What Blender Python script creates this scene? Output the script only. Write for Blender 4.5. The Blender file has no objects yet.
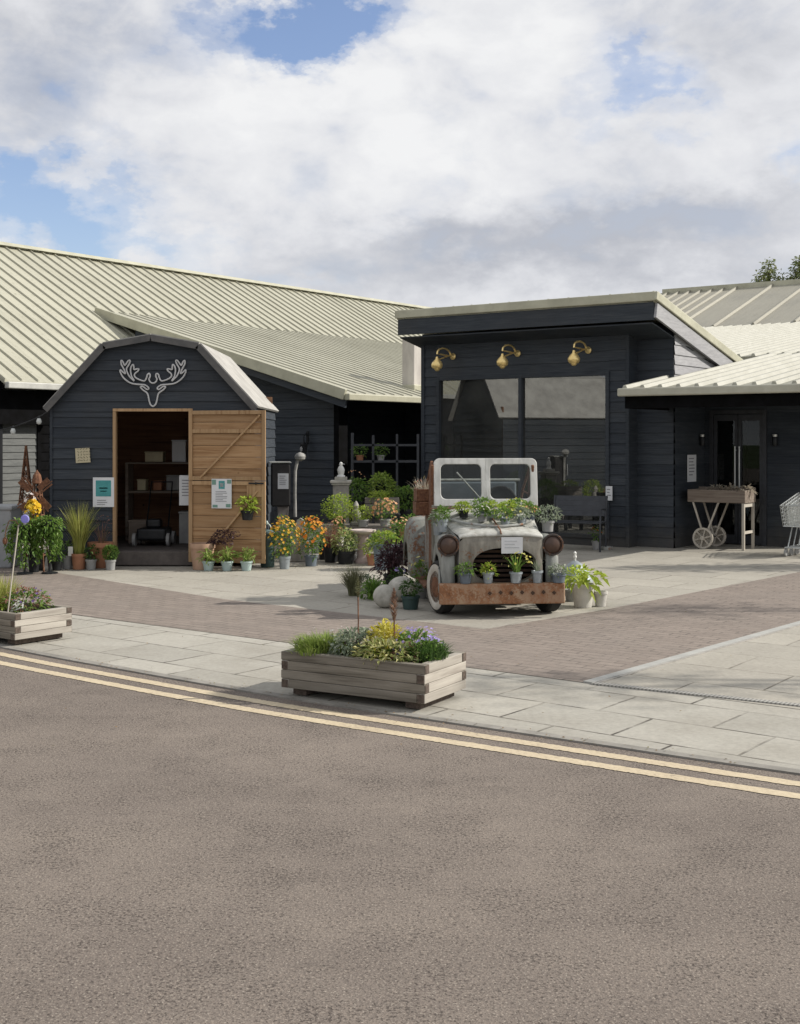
import bpy, bmesh, math, random
from mathutils import Vector, Matrix
S = bpy.context.scene
C = S.collection
R = math.radians
# ------------------------------------------------------------------ camera model
FPX, HOR, CX, EYE = 1250.0, 440.0, 400.0, 1.65
def G(x, y, z=0.0):                       # point at height z seen at image x,y
    d = FPX*(EYE-z)/(y-HOR)
    return Vector(((x-CX)/FPX*d, d, z))
def P(x, y, d):                           # point at depth d
    return Vector(((x-CX)/FPX*d, d, EYE-(y-HOR)/FPX*d))
cam = bpy.data.cameras.new('camera'); co = bpy.data.objects.new('camera', cam); C.objects.link(co)
co.location = (0, 0, EYE); co.rotation_euler = (R(90), 0, 0)
cam.sensor_fit = 'HORIZONTAL'; cam.sensor_width = 36; cam.lens = 36*FPX/800
cam.shift_y = -(512-HOR)/800; cam.clip_end = 2000; cam.clip_start = 0.1
S.camera = co
S.view_settings.view_transform = 'Standard'; S.view_settings.look = 'None'
S.view_settings.gamma = 1; S.view_settings.use_curve_mapping = False
S.view_settings.exposure = 0.5

# ------------------------------------------------------------------ node helpers
def new_mat(name):
    m = bpy.data.materials.new(name); m.use_nodes = True
    nt = m.node_tree
    return m, nt, nt.nodes['Principled BSDF']
def N(nt, t, **kw):
    n = nt.nodes.new('ShaderNode'+t)
    for k, v in kw.items():
        if k in n.inputs: n.inputs[k].default_value = v
        else: setattr(n, k, v)
    return n
def L(nt, a, b): nt.links.new(a, b)
def c4(c): return (c[0], c[1], c[2], 1)
def ramp(nt, fac, stops, interp='LINEAR'):
    r = N(nt, 'ValToRGB'); r.color_ramp.interpolation = interp
    while len(r.color_ramp.elements) > 1: r.color_ramp.elements.remove(r.color_ramp.elements[-1])
    for i, (p, c) in enumerate(stops):
        e = r.color_ramp.elements[0] if i == 0 else r.color_ramp.elements.new(p)
        e.position = p; e.color = c4(c) if len(c) == 3 else c
    L(nt, fac, r.inputs['Fac']); return r.outputs['Color']
def mixc(nt, fac, a, b, mode='MIX'):
    m = N(nt, 'Mix', data_type='RGBA', blend_type=mode)
    for s, v in ((m.inputs['Factor'], fac), (m.inputs['A'], a), (m.inputs['B'], b)) if False else ((m.inputs[0], fac), (m.inputs[6], a), (m.inputs[7], b)):
        if hasattr(v, 'is_output'): L(nt, v, s)
        else: s.default_value = c4(v) if isinstance(v, (tuple, list)) else v
    return m.outputs[2]
def math_(nt, op, a, b=None, clamp=False):
    m = N(nt, 'Math', operation=op); m.use_clamp = clamp
    for i, v in enumerate((a, b)):
        if v is None: continue
        if hasattr(v, 'is_output'): L(nt, v, m.inputs[i])
        else: m.inputs[i].default_value = v
    return m.outputs[0]
def coords(nt, scale=(1, 1, 1), rot=(0, 0, 0), kind='Object'):
    t = N(nt, 'TexCoord'); mp = N(nt, 'Mapping')
    mp.inputs['Scale'].default_value = scale; mp.inputs['Rotation'].default_value = rot
    L(nt, t.outputs[kind], mp.inputs['Vector']); return mp.outputs['Vector']
def noise(nt, vec, scale, detail=4, rough=.55, out='Fac', dist=0):
    n = N(nt, 'TexNoise'); n.inputs['Scale'].default_value = scale
    n.inputs['Detail'].default_value = detail; n.inputs['Roughness'].default_value = rough
    n.inputs['Distortion'].default_value = dist
    if vec is not None: L(nt, vec, n.inputs['Vector'])
    return n.outputs[out]
def bump(nt, b, h, strength, dist=.01):
    n = N(nt, 'Bump'); n.inputs['Strength'].default_value = strength; n.inputs['Distance'].default_value = dist
    L(nt, h, n.inputs['Height']); L(nt, n.outputs['Normal'], b.inputs['Normal'])

MATS = {}
def plain(name, c1, c2=None, scale=8, rough=.6, metal=0, bmp=.15, stretch=(1, 1, 1), lo=.35, hi=.65, spec=.4):
    """two-tone mottled surface"""
    if name in MATS: return MATS[name]
    m, nt, b = new_mat(name); v = coords(nt, stretch)
    if c2 is None: c2 = tuple(x*.72 for x in c1)
    f = noise(nt, v, scale, 6, .6)
    L(nt, ramp(nt, f, [(lo, c2), (hi, c1)]), b.inputs['Base Color'])
    b.inputs['Roughness'].default_value = rough; b.inputs['Metallic'].default_value = metal
    b.inputs['Specular IOR Level'].default_value = spec
    if bmp: bump(nt, b, noise(nt, v, scale*6, 3), bmp, .004)
    MATS[name] = m; return m
def leafmat(name, stops, rough=.5):
    if name in MATS: return MATS[name]
    m, nt, b = new_mat(name)
    g = N(nt, 'NewGeometry')
    col = ramp(nt, g.outputs['Random Per Island'], [(i/max(1, len(stops)-1), tuple(min(.8, x*(1.6 if c[1] < .3 else 1.3 if c[1] < .45 and 'petal' not in name else 1)) for x in c)) for i, c in enumerate(stops)])
    L(nt, col, b.inputs['Base Color']); b.inputs['Roughness'].default_value = rough
    b.inputs['Specular IOR Level'].default_value = .3
    tr = N(nt, 'BsdfTranslucent'); L(nt, col, tr.inputs['Color'])
    mx = N(nt, 'MixShader'); mx.inputs[0].default_value = .35
    L(nt, b.outputs[0], mx.inputs[1]); L(nt, tr.outputs[0], mx.inputs[2])
    L(nt, mx.outputs[0], nt.nodes['Material Output'].inputs['Surface'])
    MATS[name] = m; return m

def rusty(name, base, base2, rust_amt=.5, scale=4, metal=.0, rough=.55, warm=False):
    if name in MATS: return MATS[name]
    m, nt, b = new_mat(name); v = coords(nt)
    f1 = noise(nt, v, scale, 8, .65); f2 = noise(nt, v, scale*7, 6, .65); dent = noise(nt, v, 5, 2, .4); f3 = noise(nt, coords(nt, (1, 1, .25)), scale*2.2, 6, .6)
    pb = ramp(nt, f3, [(.35, base2), (.62, base)])
    rc = ramp(nt, f2, [(.3, (.055, .028, .018)), (.5, (.15, .065, .033)), (.7, (.25, .13, .07))] if not warm else [(.3, (.09, .038, .02)), (.5, (.22, .095, .042)), (.7, (.36, .19, .1))])
    s = math_(nt, 'ADD', math_(nt, 'MULTIPLY', f1, .55), math_(nt, 'MULTIPLY', f2, .45))
    mask = ramp(nt, s, [(.62-.25*rust_amt, (0, 0, 0)), (.68-.25*rust_amt, (1, 1, 1))])
    L(nt, mixc(nt, mask, pb, rc), b.inputs['Base Color'])
    L(nt, math_(nt, 'ADD', math_(nt, 'MULTIPLY', mask, .35), rough), b.inputs['Roughness'])
    b.inputs['Metallic'].default_value = metal
    bump(nt, b, math_(nt, 'ADD', math_(nt, 'MULTIPLY', s, .25), dent), .5, .025); MATS[name] = m; return m
def wood(name, c1, c2, c3, axis=0, scale=1.0, rough=.75):
    if name in MATS: return MATS[name]
    m, nt, b = new_mat(name)
    st = [28*scale]*3; st[axis] = 1.6*scale
    v = coords(nt, tuple(st)); f = noise(nt, v, 1, 8, .6, dist=.4)
    g = N(nt, 'NewGeometry')
    a = ramp(nt, f, [(.3, c3), (.48, c1), (.7, c2)])
    k = ramp(nt, g.outputs['Random Per Island'], [(0, (.72, .72, .72)), (1, (1.12, 1.12, 1.12))])
    col = mixc(nt, 1.0, a, k, 'MULTIPLY')
    v2 = coords(nt); kn = N(nt, 'TexVoronoi'); kn.inputs['Scale'].default_value = 3.2*scale; L(nt, v2, kn.inputs['Vector'])
    km = ramp(nt, kn.outputs['Distance'], [(.03, (1, 1, 1)), (.07, (0, 0, 0))])
    col = mixc(nt, km, col, tuple(x*.45 for x in c3))
    st2 = noise(nt, v2, 2.3, 5); col = mixc(nt, math_(nt, 'MULTIPLY', st2, .45), col, c3)
    L(nt, col, b.inputs['Base Color']); b.inputs['Roughness'].default_value = rough
    b.inputs['Specular IOR Level'].default_value = .25
    bump(nt, b, f, .35, .004); MATS[name] = m; return m

def navy():
    m, nt, b = new_mat('navy_boards'); v = coords(nt, (1, 1, 1))
    f = noise(nt, coords(nt, (1.2, 1.2, 22)), 2.2, 7, .6); f2 = noise(nt, v, 1.1, 5)
    g = N(nt, 'NewGeometry')
    a = ramp(nt, f, [(.3, (.024, .030, .039)), (.55, (.038, .046, .057)), (.8, (.062, .069, .077))])
    k = ramp(nt, g.outputs['Random Per Island'], [(0, (.75, .77, .8)), (1, (1.25, 1.22, 1.18))])
    col = mixc(nt, 1., a, k, 'MULTIPLY')
    col = mixc(nt, ramp(nt, f2, [(.5, (0, 0, 0)), (.75, (.5, .5, .5))]), col, (.05, .05, .05))
    sx_ = N(nt, 'SeparateXYZ'); L(nt, v, sx_.inputs[0])
    spl = math_(nt, 'ADD', sx_.outputs['Z'], math_(nt, 'MULTIPLY', noise(nt, v, 5, 6, .7), .7))
    col = mixc(nt, ramp(nt, spl, [(.38, (.6, .6, .6)), (.75, (0, 0, 0))]), col, (.085, .078, .068))
    L(nt, col, b.inputs['Base Color'])
    b.inputs['Roughness'].default_value = .6; b.inputs['Specular IOR Level'].default_value = .25
    bump(nt, b, f, .35, .004); return m
NAVY = navy()
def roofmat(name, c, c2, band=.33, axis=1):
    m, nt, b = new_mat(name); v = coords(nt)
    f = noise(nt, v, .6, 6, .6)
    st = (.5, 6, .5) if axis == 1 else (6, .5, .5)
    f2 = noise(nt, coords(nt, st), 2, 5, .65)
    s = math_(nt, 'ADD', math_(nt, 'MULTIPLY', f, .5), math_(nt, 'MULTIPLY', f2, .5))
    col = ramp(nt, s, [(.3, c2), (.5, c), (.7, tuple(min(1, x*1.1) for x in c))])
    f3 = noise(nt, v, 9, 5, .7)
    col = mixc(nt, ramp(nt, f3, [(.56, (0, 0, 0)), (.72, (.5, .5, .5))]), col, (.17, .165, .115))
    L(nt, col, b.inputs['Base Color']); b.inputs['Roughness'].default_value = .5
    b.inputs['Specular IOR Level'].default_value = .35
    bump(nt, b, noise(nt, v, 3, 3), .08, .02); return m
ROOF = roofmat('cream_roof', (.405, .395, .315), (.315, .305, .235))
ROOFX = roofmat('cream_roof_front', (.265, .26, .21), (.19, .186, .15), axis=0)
ROOFG = roofmat('grey_beige_roof', (.30, .285, .23), (.24, .23, .19), axis=0)
CREAM = plain('cream_trim', (.48, .47, .36), (.38, .37, .28), 3, .45)
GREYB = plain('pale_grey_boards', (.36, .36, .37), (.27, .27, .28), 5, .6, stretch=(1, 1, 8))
FELT = plain('pale_felt', (.42, .41, .38), (.3, .29, .27), 5, .8)
FASC = plain('grey_fascia', (.13, .125, .12), (.08, .08, .08), 6, .6)
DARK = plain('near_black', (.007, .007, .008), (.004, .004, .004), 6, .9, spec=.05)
BLACKM = plain('black_metal', (.025, .027, .03), (.014, .015, .017), 12, .4, .3)
BENCHM = plain('charcoal_metal', (.05, .054, .062), (.035, .038, .044), 12, .45, .2)
BRASS = plain('brass', (.9, .7, .32), (.85, .62, .25), 6, .3, .55, 0)
WHITE = plain('white_paint', (.78, .78, .76), (.66, .66, .63), 5, .5)
PAPER = plain('paper', (.72, .73, .74), (.66, .67, .69), 4, .8, bmp=0)
TEAL = plain('teal_ink', (.08, .33, .33), (.06, .27, .28), 10, .7, bmp=0)
INK = plain('grey_ink', (.3, .3, .32), (.25, .25, .27), 10, .8, bmp=0)
GREENI = plain('leaf_ink', (.2, .33, .27), (.15, .27, .23), 10, .8, bmp=0)
CREAMP = plain('cream_pattern', (.6, .54, .36), (.5, .44, .3), 6, .6)
ZINC = plain('zinc', (.36, .40, .42), (.25, .28, .30), 7, .45, .35)
ZINCB = plain('blue_zinc', (.22, .28, .32), (.16, .2, .24), 7, .5, .2)
TEALP = plain('duck_egg_pot', (.42, .52, .50), (.34, .43, .42), 7, .5)
GREYP = plain('grey_pot', (.33, .33, .32), (.25, .25, .25), 7, .6)
BLUEP = plain('slate_blue_pot', (.14, .17, .2), (.1, .12, .15), 7, .5)
TERRA = plain('terracotta', (.42, .20, .115), (.32, .145, .08), 6, .8)
PALETERRA = plain('pale_terracotta', (.47, .31, .22), (.38, .24, .16), 6, .8)
WPOT = plain('white_clay', (.55, .53, .48), (.44, .42, .38), 6, .75)
STONE = plain('stone', (.36, .34, .31), (.24, .23, .21), 9, .85, bmp=.4)
PALESTONE = plain('pale_stone', (.52, .50, .45), (.3, .29, .25), 9, .9, bmp=.8)
PINKST = plain('pink_stone', (.46, .36, .33), (.36, .28, .26), 7, .85, bmp=.3)
SOIL = plain('soil', (.04, .028, .02), (.02, .014, .01), 40, .95, bmp=.6)
GREEND = plain('dark_green_paint', (.035, .07, .065), (.025, .05, .05), 8, .45)
PUMPM = plain('old_iron', (.028, .027, .028), (.018, .017, .018), 9, .5, .3)
STEEL = plain('bright_steel', (.62, .64, .63), (.5, .52, .51), 9, .3, .7, 0)
WIREM = plain('white_wire', (.62, .62, .62), (.5, .5, .5), 9, .5, 0, 0)
BULB = plain('bulb_glass', (.6, .62, .6), (.5, .52, .5), 9, .15, 0, 0)
RUBBER = plain('rubber', (.022, .021, .02), (.014, .014, .013), 15, .8)
RUST = rusty('rust', (.2, .08, .035), (.12, .045, .02), .95, 5)
RUSTB = rusty('rusted_bumper', (.36, .24, .15), (.27, .14, .075), .55, 6, warm=True)
GALV = rusty('galvanised_body', (.36, .37, .35), (.22, .23, .22), .26, 2.6, .0, .5)
GALVB = rusty('galvanised_blue', (.30, .31, .29), (.17, .178, .165), .12, 5, .0, .5)
CABW = rusty('flaking_white_paint', (.47, .47, .435), (.31, .305, .27), .14, 7)
NOSEM = rusty('weathered_nose', (.26, .245, .205), (.14, .128, .105), .22, 6)
PLANK = wood('grey_timber', (.25, .225, .185), (.36, .33, .28), (.10, .088, .07), 0)
PLANKY = wood('grey_timber_end', (.42, .39, .34), (.52, .49, .43), (.25, .22, .19), 1)
ENDGR = plain('end_grain', (.13, .10, .08), (.06, .045, .036), 40, .9)
PINE = wood('pine_boards', (.42, .26, .135), (.50, .33, .185), (.24, .13, .06), 0)
PINEZ = wood('pine_battens', (.45, .30, .165), (.52, .36, .21), (.28, .16, .08), 2)
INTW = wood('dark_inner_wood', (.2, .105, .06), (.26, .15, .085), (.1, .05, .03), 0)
STEPW = plain('worn_step', (.11, .095, .085), (.07, .06, .055), 8, .8)
CARTW = wood('weathered_cart_wood', (.26, .21, .17), (.36, .31, .26), (.13, .1, .08), 0)
CARTL = wood('bleached_leg_wood', (.55, .51, .44), (.62, .58, .5), (.35, .31, .26), 2)
CRATEW = wood('grey_crate_wood', (.2, .18, .16), (.27, .25, .22), (.1, .09, .08), 0)
BARK = plain('bark', (.11, .09, .07), (.06, .05, .04), 14, .9, bmp=.6)
def glass(name, ior, tint, reflect_haze=0):
    m, nt, b = new_mat(name); nt.nodes.remove(b)
    f = N(nt, 'Fresnel'); f.inputs['IOR'].default_value = ior
    t = N(nt, 'BsdfTransparent'); t.inputs['Color'].default_value = c4(tint)
    g = N(nt, 'BsdfGlossy'); g.inputs['Roughness'].default_value = .0; g.inputs['Color'].default_value = (.9, .92, .92, 1)
    mx = N(nt, 'MixShader'); L(nt, f.outputs[0], mx.inputs[0]); L(nt, t.outputs[0], mx.inputs[1]); L(nt, g.outputs[0], mx.inputs[2])
    out = mx.outputs[0]
    if reflect_haze:  # diffuse veil paints a milky reflection onto the pane
        df = N(nt, 'BsdfDiffuse'); df.inputs['Color'].default_value = (.55, .55, .5, 1)
        m2 = N(nt, 'MixShader'); L(nt, ramp(nt, noise(nt, coords(nt), 1.6, 5), [(.3, (reflect_haze*.5,)*3), (.75, (reflect_haze*2.2,)*3)]), m2.inputs[0]); L(nt, out, m2.inputs[1]); L(nt, df.outputs[0], m2.inputs[2]); out = m2.outputs[0]
    L(nt, out, nt.nodes['Material Output'].inputs['Surface']); return m
GLASS = glass('window_glass', 2.8, (.5, .52, .51), .03)
TGLASS = glass('windscreen_glass', 1.35, (.72, .75, .74))
# leaves
LIME = leafmat('lime_leaves', [(.20, .28, .03), (.30, .36, .05), (.14, .22, .03), (.36, .40, .09)])
GRN = leafmat('green_leaves', [(.06, .12, .02), (.11, .19, .035), (.045, .085, .018), (.16, .23, .05)])
DGRN = leafmat('dark_green_leaves', [(.025, .055, .012), (.05, .095, .022), (.035, .07, .018)])
SAGE = leafmat('grey_green_leaves', [(.12, .15, .10), (.2, .23, .16), (.09, .12, .08), (.26, .28, .22)])
PURP = leafmat('dark_purple_leaves', [(.035, .018, .024), (.06, .03, .035), (.022, .012, .016), (.085, .045, .05)])
RUSSET = leafmat('russet_leaves', [(.16, .08, .06), (.24, .12, .09), (.12, .07, .04), (.17, .15, .06)])
STRAW = leafmat('straw_blades', [(.24, .25, .06), (.34, .33, .10), (.16, .2, .04), (.40, .36, .14)])
PLUME = leafmat('plume', [(.13, .08, .055), (.2, .125, .09), (.09, .055, .04)])
GPLUME = leafmat('green_plume', [(.09, .10, .05), (.13, .13, .07), (.07, .07, .04)])
FYEL = leafmat('yellow_petals', [(.6, .38, .03), (.68, .46, .06), (.52, .27, .02), (.42, .2, .03)])
FORA = leafmat('orange_petals', [(.62, .22, .02), (.7, .33, .03), (.5, .13, .02), (.72, .42, .06)])
FLEM = leafmat('lemon_petals', [(.72, .66, .14), (.78, .74, .3), (.6, .58, .1)])
FVIO = leafmat('violet_petals', [(.3, .24, .5), (.42, .36, .62), (.24, .17, .42)])
FWHI = leafmat('white_petals', [(.75, .72, .66), (.72, .66, .64), (.68, .62, .66)])
FPEACH = leafmat('peach_petals', [(.66, .33, .16), (.72, .46, .26), (.58, .24, .1)])
TREEL = leafmat('tree_leaves', [(.10, .13, .045), (.15, .17, .06), (.07, .095, .03), (.2, .2, .09)])

# ------------------------------------------------------------------ mesh builder
class MB:
    def __init__(s): s.v = []; s.f = []
    def add(s, vs, fs):
        o = len(s.v); s.v += [Vector(v) for v in vs]; s.f += [tuple(i+o for i in f) for f in fs]; return s
    def quad(s, a, b, c, d): return s.add([a, b, c, d], [(0, 1, 2, 3)])
    def box(s, x0, x1, y0, y1, z0, z1, M=None):
        vs = [Vector((x, y, z)) for x in (x0, x1) for y in (y0, y1) for z in (z0, z1)]
        if M is not None: vs = [M @ v for v in vs]
        return s.add(vs, [(0, 1, 3, 2), (4, 6, 7, 5), (0, 4, 5, 1), (2, 3, 7, 6), (0, 2, 6, 4), (1, 5, 7, 3)])
    def bar(s, a, b, w, h, up=(0, 0, 1)):
        a = Vector(a); b = Vector(b); d = (b-a).normalized(); up = Vector(up)
        if abs(d.dot(up)) > .98: up = Vector((0, 1, 0))
        x = d.cross(up).normalized(); y = x.cross(d)
        vs = [p + x*(i*w/2) + y*(j*h/2) for p in (a, b) for i, j in ((-1, -1), (1, -1), (1, 1), (-1, 1))]
        return s.add(vs, [(3, 2, 1, 0), (4, 5, 6, 7), (0, 1, 5, 4), (1, 2, 6, 5), (2, 3, 7, 6), (3, 0, 4, 7)])
    def tube(s, pts, r, n=8, r2=None, cap=True):
        pts = [Vector(p) for p in pts]; k = len(pts); vs = []; fs = []
        t = (pts[1]-pts[0]).normalized(); x = t.orthogonal().normalized()
        for i, p in enumerate(pts):
            if i == 0: t = pts[1]-pts[0]
            elif i == k-1: t = pts[-1]-pts[-2]
            else: t = (pts[i+1]-p).normalized()+(p-pts[i-1]).normalized()
            t = t.normalized() if t.length > 1e-9 else Vector((0, 0, 1))
            x = (x - t*x.dot(t)); x = x.normalized() if x.length > 1e-6 else t.orthogonal().normalized()
            y = t.cross(x); rr = r if r2 is None else r+(r2-r)*i/(k-1)
            vs += [p + (x*math.cos(2*math.pi*j/n)+y*math.sin(2*math.pi*j/n))*rr for j in range(n)]
        for i in range(k-1):
            for j in range(n): fs.append((i*n+j, i*n+(j+1) % n, (i+1)*n+(j+1) % n, (i+1)*n+j))
        if cap: fs.append(tuple(range(n-1, -1, -1))); fs.append(tuple((k-1)*n+j for j in range(n)))
        return s.add(vs, fs)
    def lathe(s, prof, n=20, c=(0, 0, 0), M=None, sx=1, sy=1):
        c = Vector(c); vs = []; fs = []; k = len(prof)
        for r, z in prof:
            for j in range(n):
                a = 2*math.pi*j/n; q = Vector((r*sx*math.cos(a), r*sy*math.sin(a), z))
                if M is not None: q = M @ q
                vs.append(c+q)
        for i in range(k-1):
            for j in range(n): fs.append((i*n+j, i*n+(j+1) % n, (i+1)*n+(j+1) % n, (i+1)*n+j))
        if prof[0][0] > 1e-6: fs.append(tuple(range(n-1, -1, -1)))
        if prof[-1][0] > 1e-6: fs.append(tuple((k-1)*n+j for j in range(n)))
        return s.add(vs, fs)
    def prism(s, poly, d0, d1, M=None):
        """poly in (a,b) -> points (x=d, y=a, z=b); extruded along x from d0 to d1"""
        n = len(poly); vs = [Vector((d, a, b)) for d in (d0, d1) for a, b in poly]
        if M is not None: vs = [M @ v for v in vs]
        fs = [tuple(range(n-1, -1, -1)), tuple(range(n, 2*n))] + [(i, (i+1) % n, n+(i+1) % n, n+i) for i in range(n)]
        return s.add(vs, fs)
    def ball(s, c, rx, ry=None, rz=None, n=14, m=9):
        ry = ry or rx; rz = rz or rx
        return s.lathe([(math.sin(math.pi*i/m)+1e-7*(i in (0, m)), -math.cos(math.pi*i/m)) for i in range(m+1)], n, c,
                       Matrix.Diagonal((rx, ry, rz)))
    def leaf(s, p, d, ln, wd, rng, droop=.2):
        d = d.normalized(); side = d.cross(Vector((rng.uniform(-.4, .4), rng.uniform(-.4, .4), 1)))
        side = side.normalized() if side.length > .05 else d.orthogonal().normalized()
        up = side.cross(d); m = p+d*ln*.45
        tip = p+d*ln-Vector((0, 0, droop*ln))
        return s.add([p, m+side*wd/2+up*wd*.12, tip, m-side*wd/2+up*wd*.12], [(0, 1, 2, 3)])
    def leaves(s, c, r, n, ln, wd, rng, flat=.3, shell=.55, droop=.2, clump=0):
        c = Vector(c); rx, ry, rz = r
        cl = [(Vector((rng.gauss(0, 1), rng.gauss(0, 1), rng.gauss(0, 1))).normalized(), rng.uniform(.75, 1.15)) for _ in range(max(1, clump))]
        for _ in range(n):
            d = Vector((rng.gauss(0, 1), rng.gauss(0, 1), rng.gauss(0, 1)+.25)).normalized()
            k = shell + (1-shell)*rng.random()
            if clump:
                b, g = max(cl, key=lambda q: q[0].dot(d)); k *= g*(.6+.4*max(0, b.dot(d)))*1.1
            p = c+Vector((d.x*rx, d.y*ry, d.z*rz))*k
            o = Vector((d.x+rng.gauss(0, .5), d.y+rng.gauss(0, .5), d.z*(1-flat)+rng.gauss(0, .45)))
            if o.length < .05: o = d
            s.leaf(p, o, ln*rng.uniform(.65, 1.25), wd*rng.uniform(.7, 1.25), rng, droop)
        return s
    def blades(s, c, n, h, spread, w, rng, base=.04, lean=(0, 0)):
        c = Vector(c)
        for _ in range(n):
            a = rng.uniform(0, 2*math.pi); hh = h*rng.uniform(.55, 1.05); sp = spread*rng.uniform(.1, 1)
            o = Vector((math.cos(a), math.sin(a), 0)); b0 = c+o*base*rng.random()
            sd = Vector((-o.y, o.x, 0))*w/2*rng.uniform(.7, 1.2); sd.rotate(Matrix.Rotation(rng.uniform(-1, 1), 3, 'Z'))
            pts = [b0+o*sp*(t**2)+Vector((lean[0]*t, lean[1]*t, hh*(t-.28*sp/h*t**3))) for t in (0, .35, .7, 1)]
            vs = []
            for q, k in zip(pts[:3], (1, .9, .6)): vs += [q-sd*k, q+sd*k]
            vs.append(pts[3]); s.add(vs, [(0, 1, 3, 2), (2, 3, 5, 4), (4, 5, 6)])
        return s
    def flowers(s, c, r, n, size, rng, top=True, petals=5):
        c = Vector(c)
        for _ in range(n):
            d = Vector((rng.gauss(0, 1), rng.gauss(0, 1), rng.gauss(0, .7)+(.7 if top else .1))).normalized()
            p = c+Vector((d.x*r[0], d.y*r[1], d.z*r[2]))*rng.uniform(.92, 1.12)
            nrm = (d+Vector((0, -.5, .4))).normalized(); x = nrm.orthogonal().normalized(); y = nrm.cross(x)
            sz = size*rng.uniform(.7, 1.25); vs = [p]
            for j in range(petals*2):
                a = math.pi*j/petals; rr = sz*(.5 if j % 2 == 0 else .3)
                vs.append(p+x*math.cos(a)*rr+y*math.sin(a)*rr+nrm*sz*.12)
            s.add(vs, [(0, j+1, (j+1) % (petals*2)+1) for j in range(petals*2)])
        return s
    def clad(s, o, ax, nr, ln, h, pitch=.15, proud=.02):
        o = Vector(o); ax = Vector(ax); nr = Vector(nr); k = int(math.ceil(h/pitch-1e-6)); Z = Vector((0, 0, 1))
        for i in range(k):
            z0 = i*pitch; z1 = min(h, z0+pitch)
            a = o+Z*z0; b = o+Z*z1
            vs = [a+nr*proud, a+ax*ln+nr*proud, b+ax*ln+nr*.004, b+nr*.004, a, a+ax*ln]
            s.add(vs, [(0, 1, 2, 3), (4, 5, 1, 0)])
        return s
    def build(s, name, mat, parent=None, smooth=False, bev=0, cuts=None, loc=None, seg=2, recalc=True):
        me = bpy.data.meshes.new(name); me.from_pydata([tuple(v) for v in s.v], [], s.f)
        bm = bmesh.new(); bm.from_mesh(me)
        for pc, pn in (cuts or []):
            bmesh.ops.bisect_plane(bm, geom=bm.verts[:]+bm.edges[:]+bm.faces[:], plane_co=pc, plane_no=pn, clear_outer=True)
        if recalc: bmesh.ops.recalc_face_normals(bm, faces=bm.faces[:])
        for f in bm.faces: f.smooth = smooth
        bm.to_mesh(me); bm.free(); me.materials.append(mat)
        o = bpy.data.objects.new(name, me); C.objects.link(o)
        if parent: o.parent = parent
        if loc is not None: o.location = loc
        if smooth:
            md = o.modifiers.new('edges', 'EDGE_SPLIT'); md.split_angle = R(42)
        if bev:
            md = o.modifiers.new('bevel', 'BEVEL'); md.width = bev; md.segments = seg; md.limit_method = 'ANGLE'; md.angle_limit = R(40)
        return o
def tag(o, label=None, cat=None, group=None, kind=None):
    for k, v in (('label', label), ('category', cat), ('group', group), ('kind', kind)):
        if v: o[k] = v
    return o
def thing(name, label, cat, loc=(0, 0, 0), rz=0, group=None, rx=0, ry=0):
    o = bpy.data.objects.new(name, None); C.objects.link(o); o.empty_display_size = .1
    o.location = loc; o.rotation_euler = (rx, ry, rz); return tag(o, label, cat, group)
def dup(root, loc, rz=None, label=None):
    def cp(o, par):
        c = o.copy(); C.objects.link(c)
        if par: c.parent = par
        for ch in list(o.children): cp(ch, c)
        return c
    c = cp(root, None); c.location = loc
    if rz is not None: c.rotation_euler.z = rz
    if label: c['label'] = label
    return c

# ------------------------------------------------------------------ world + sun
SUN = Vector((.995, .09, 0)).normalized()
EL = R(33); SUN = Vector((SUN.x*math.cos(EL), SUN.y*math.cos(EL), math.sin(EL)))
sd = bpy.data.lights.new('sun', 'SUN'); sd.energy = 3.6; sd.angle = R(.55); sd.color = (1, .945, .86)
so = bpy.data.objects.new('sun', sd); C.objects.link(so); so.rotation_euler = SUN.to_track_quat('Z', 'Y').to_euler()
so.location = (30, 3, 30)
w = bpy.data.worlds.new('World'); S.world = w; w.use_nodes = True
nt = w.node_tree; bg = nt.nodes['Background']; bg.inputs['Strength'].default_value = .1
sky = N(nt, 'TexSky', sky_type='NISHITA'); sky.sun_disc = False; sky.sun_elevation = EL
sky.sun_rotation = math.atan2(SUN.x, SUN.y); sky.air_density = 1.0; sky.dust_density = .6; sky.ozone_density = 1.2
tc = N(nt, 'TexCoord'); D = tc.outputs['Generated']
mp = N(nt, 'Mapping'); mp.inputs['Scale'].default_value = (1, 1, 1.7); L(nt, D, mp.inputs['Vector']); DV = mp.outputs['Vector']
n1 = noise(nt, DV, 5.2, 9, .58, dist=.35); n2 = noise(nt, DV, 15, 8, .55, dist=.3); n3 = noise(nt, DV, 2.8, 5, .5); n4 = noise(nt, DV, 34, 6, .6, dist=.4)
warp = N(nt, 'VectorMath', operation='SCALE'); warp.inputs['Scale'].default_value = .19
sub = N(nt, 'VectorMath', operation='SUBTRACT'); sub.inputs[1].default_value = (.5, .5, .5)
L(nt, noise(nt, DV, 9, 8, .62, 'Color'), sub.inputs[0]); L(nt, sub.outputs[0], warp.inputs[0])
wd = N(nt, 'VectorMath', operation='ADD'); L(nt, D, wd.inputs[0]); L(nt, warp.outputs[0], wd.inputs[1])
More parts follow.
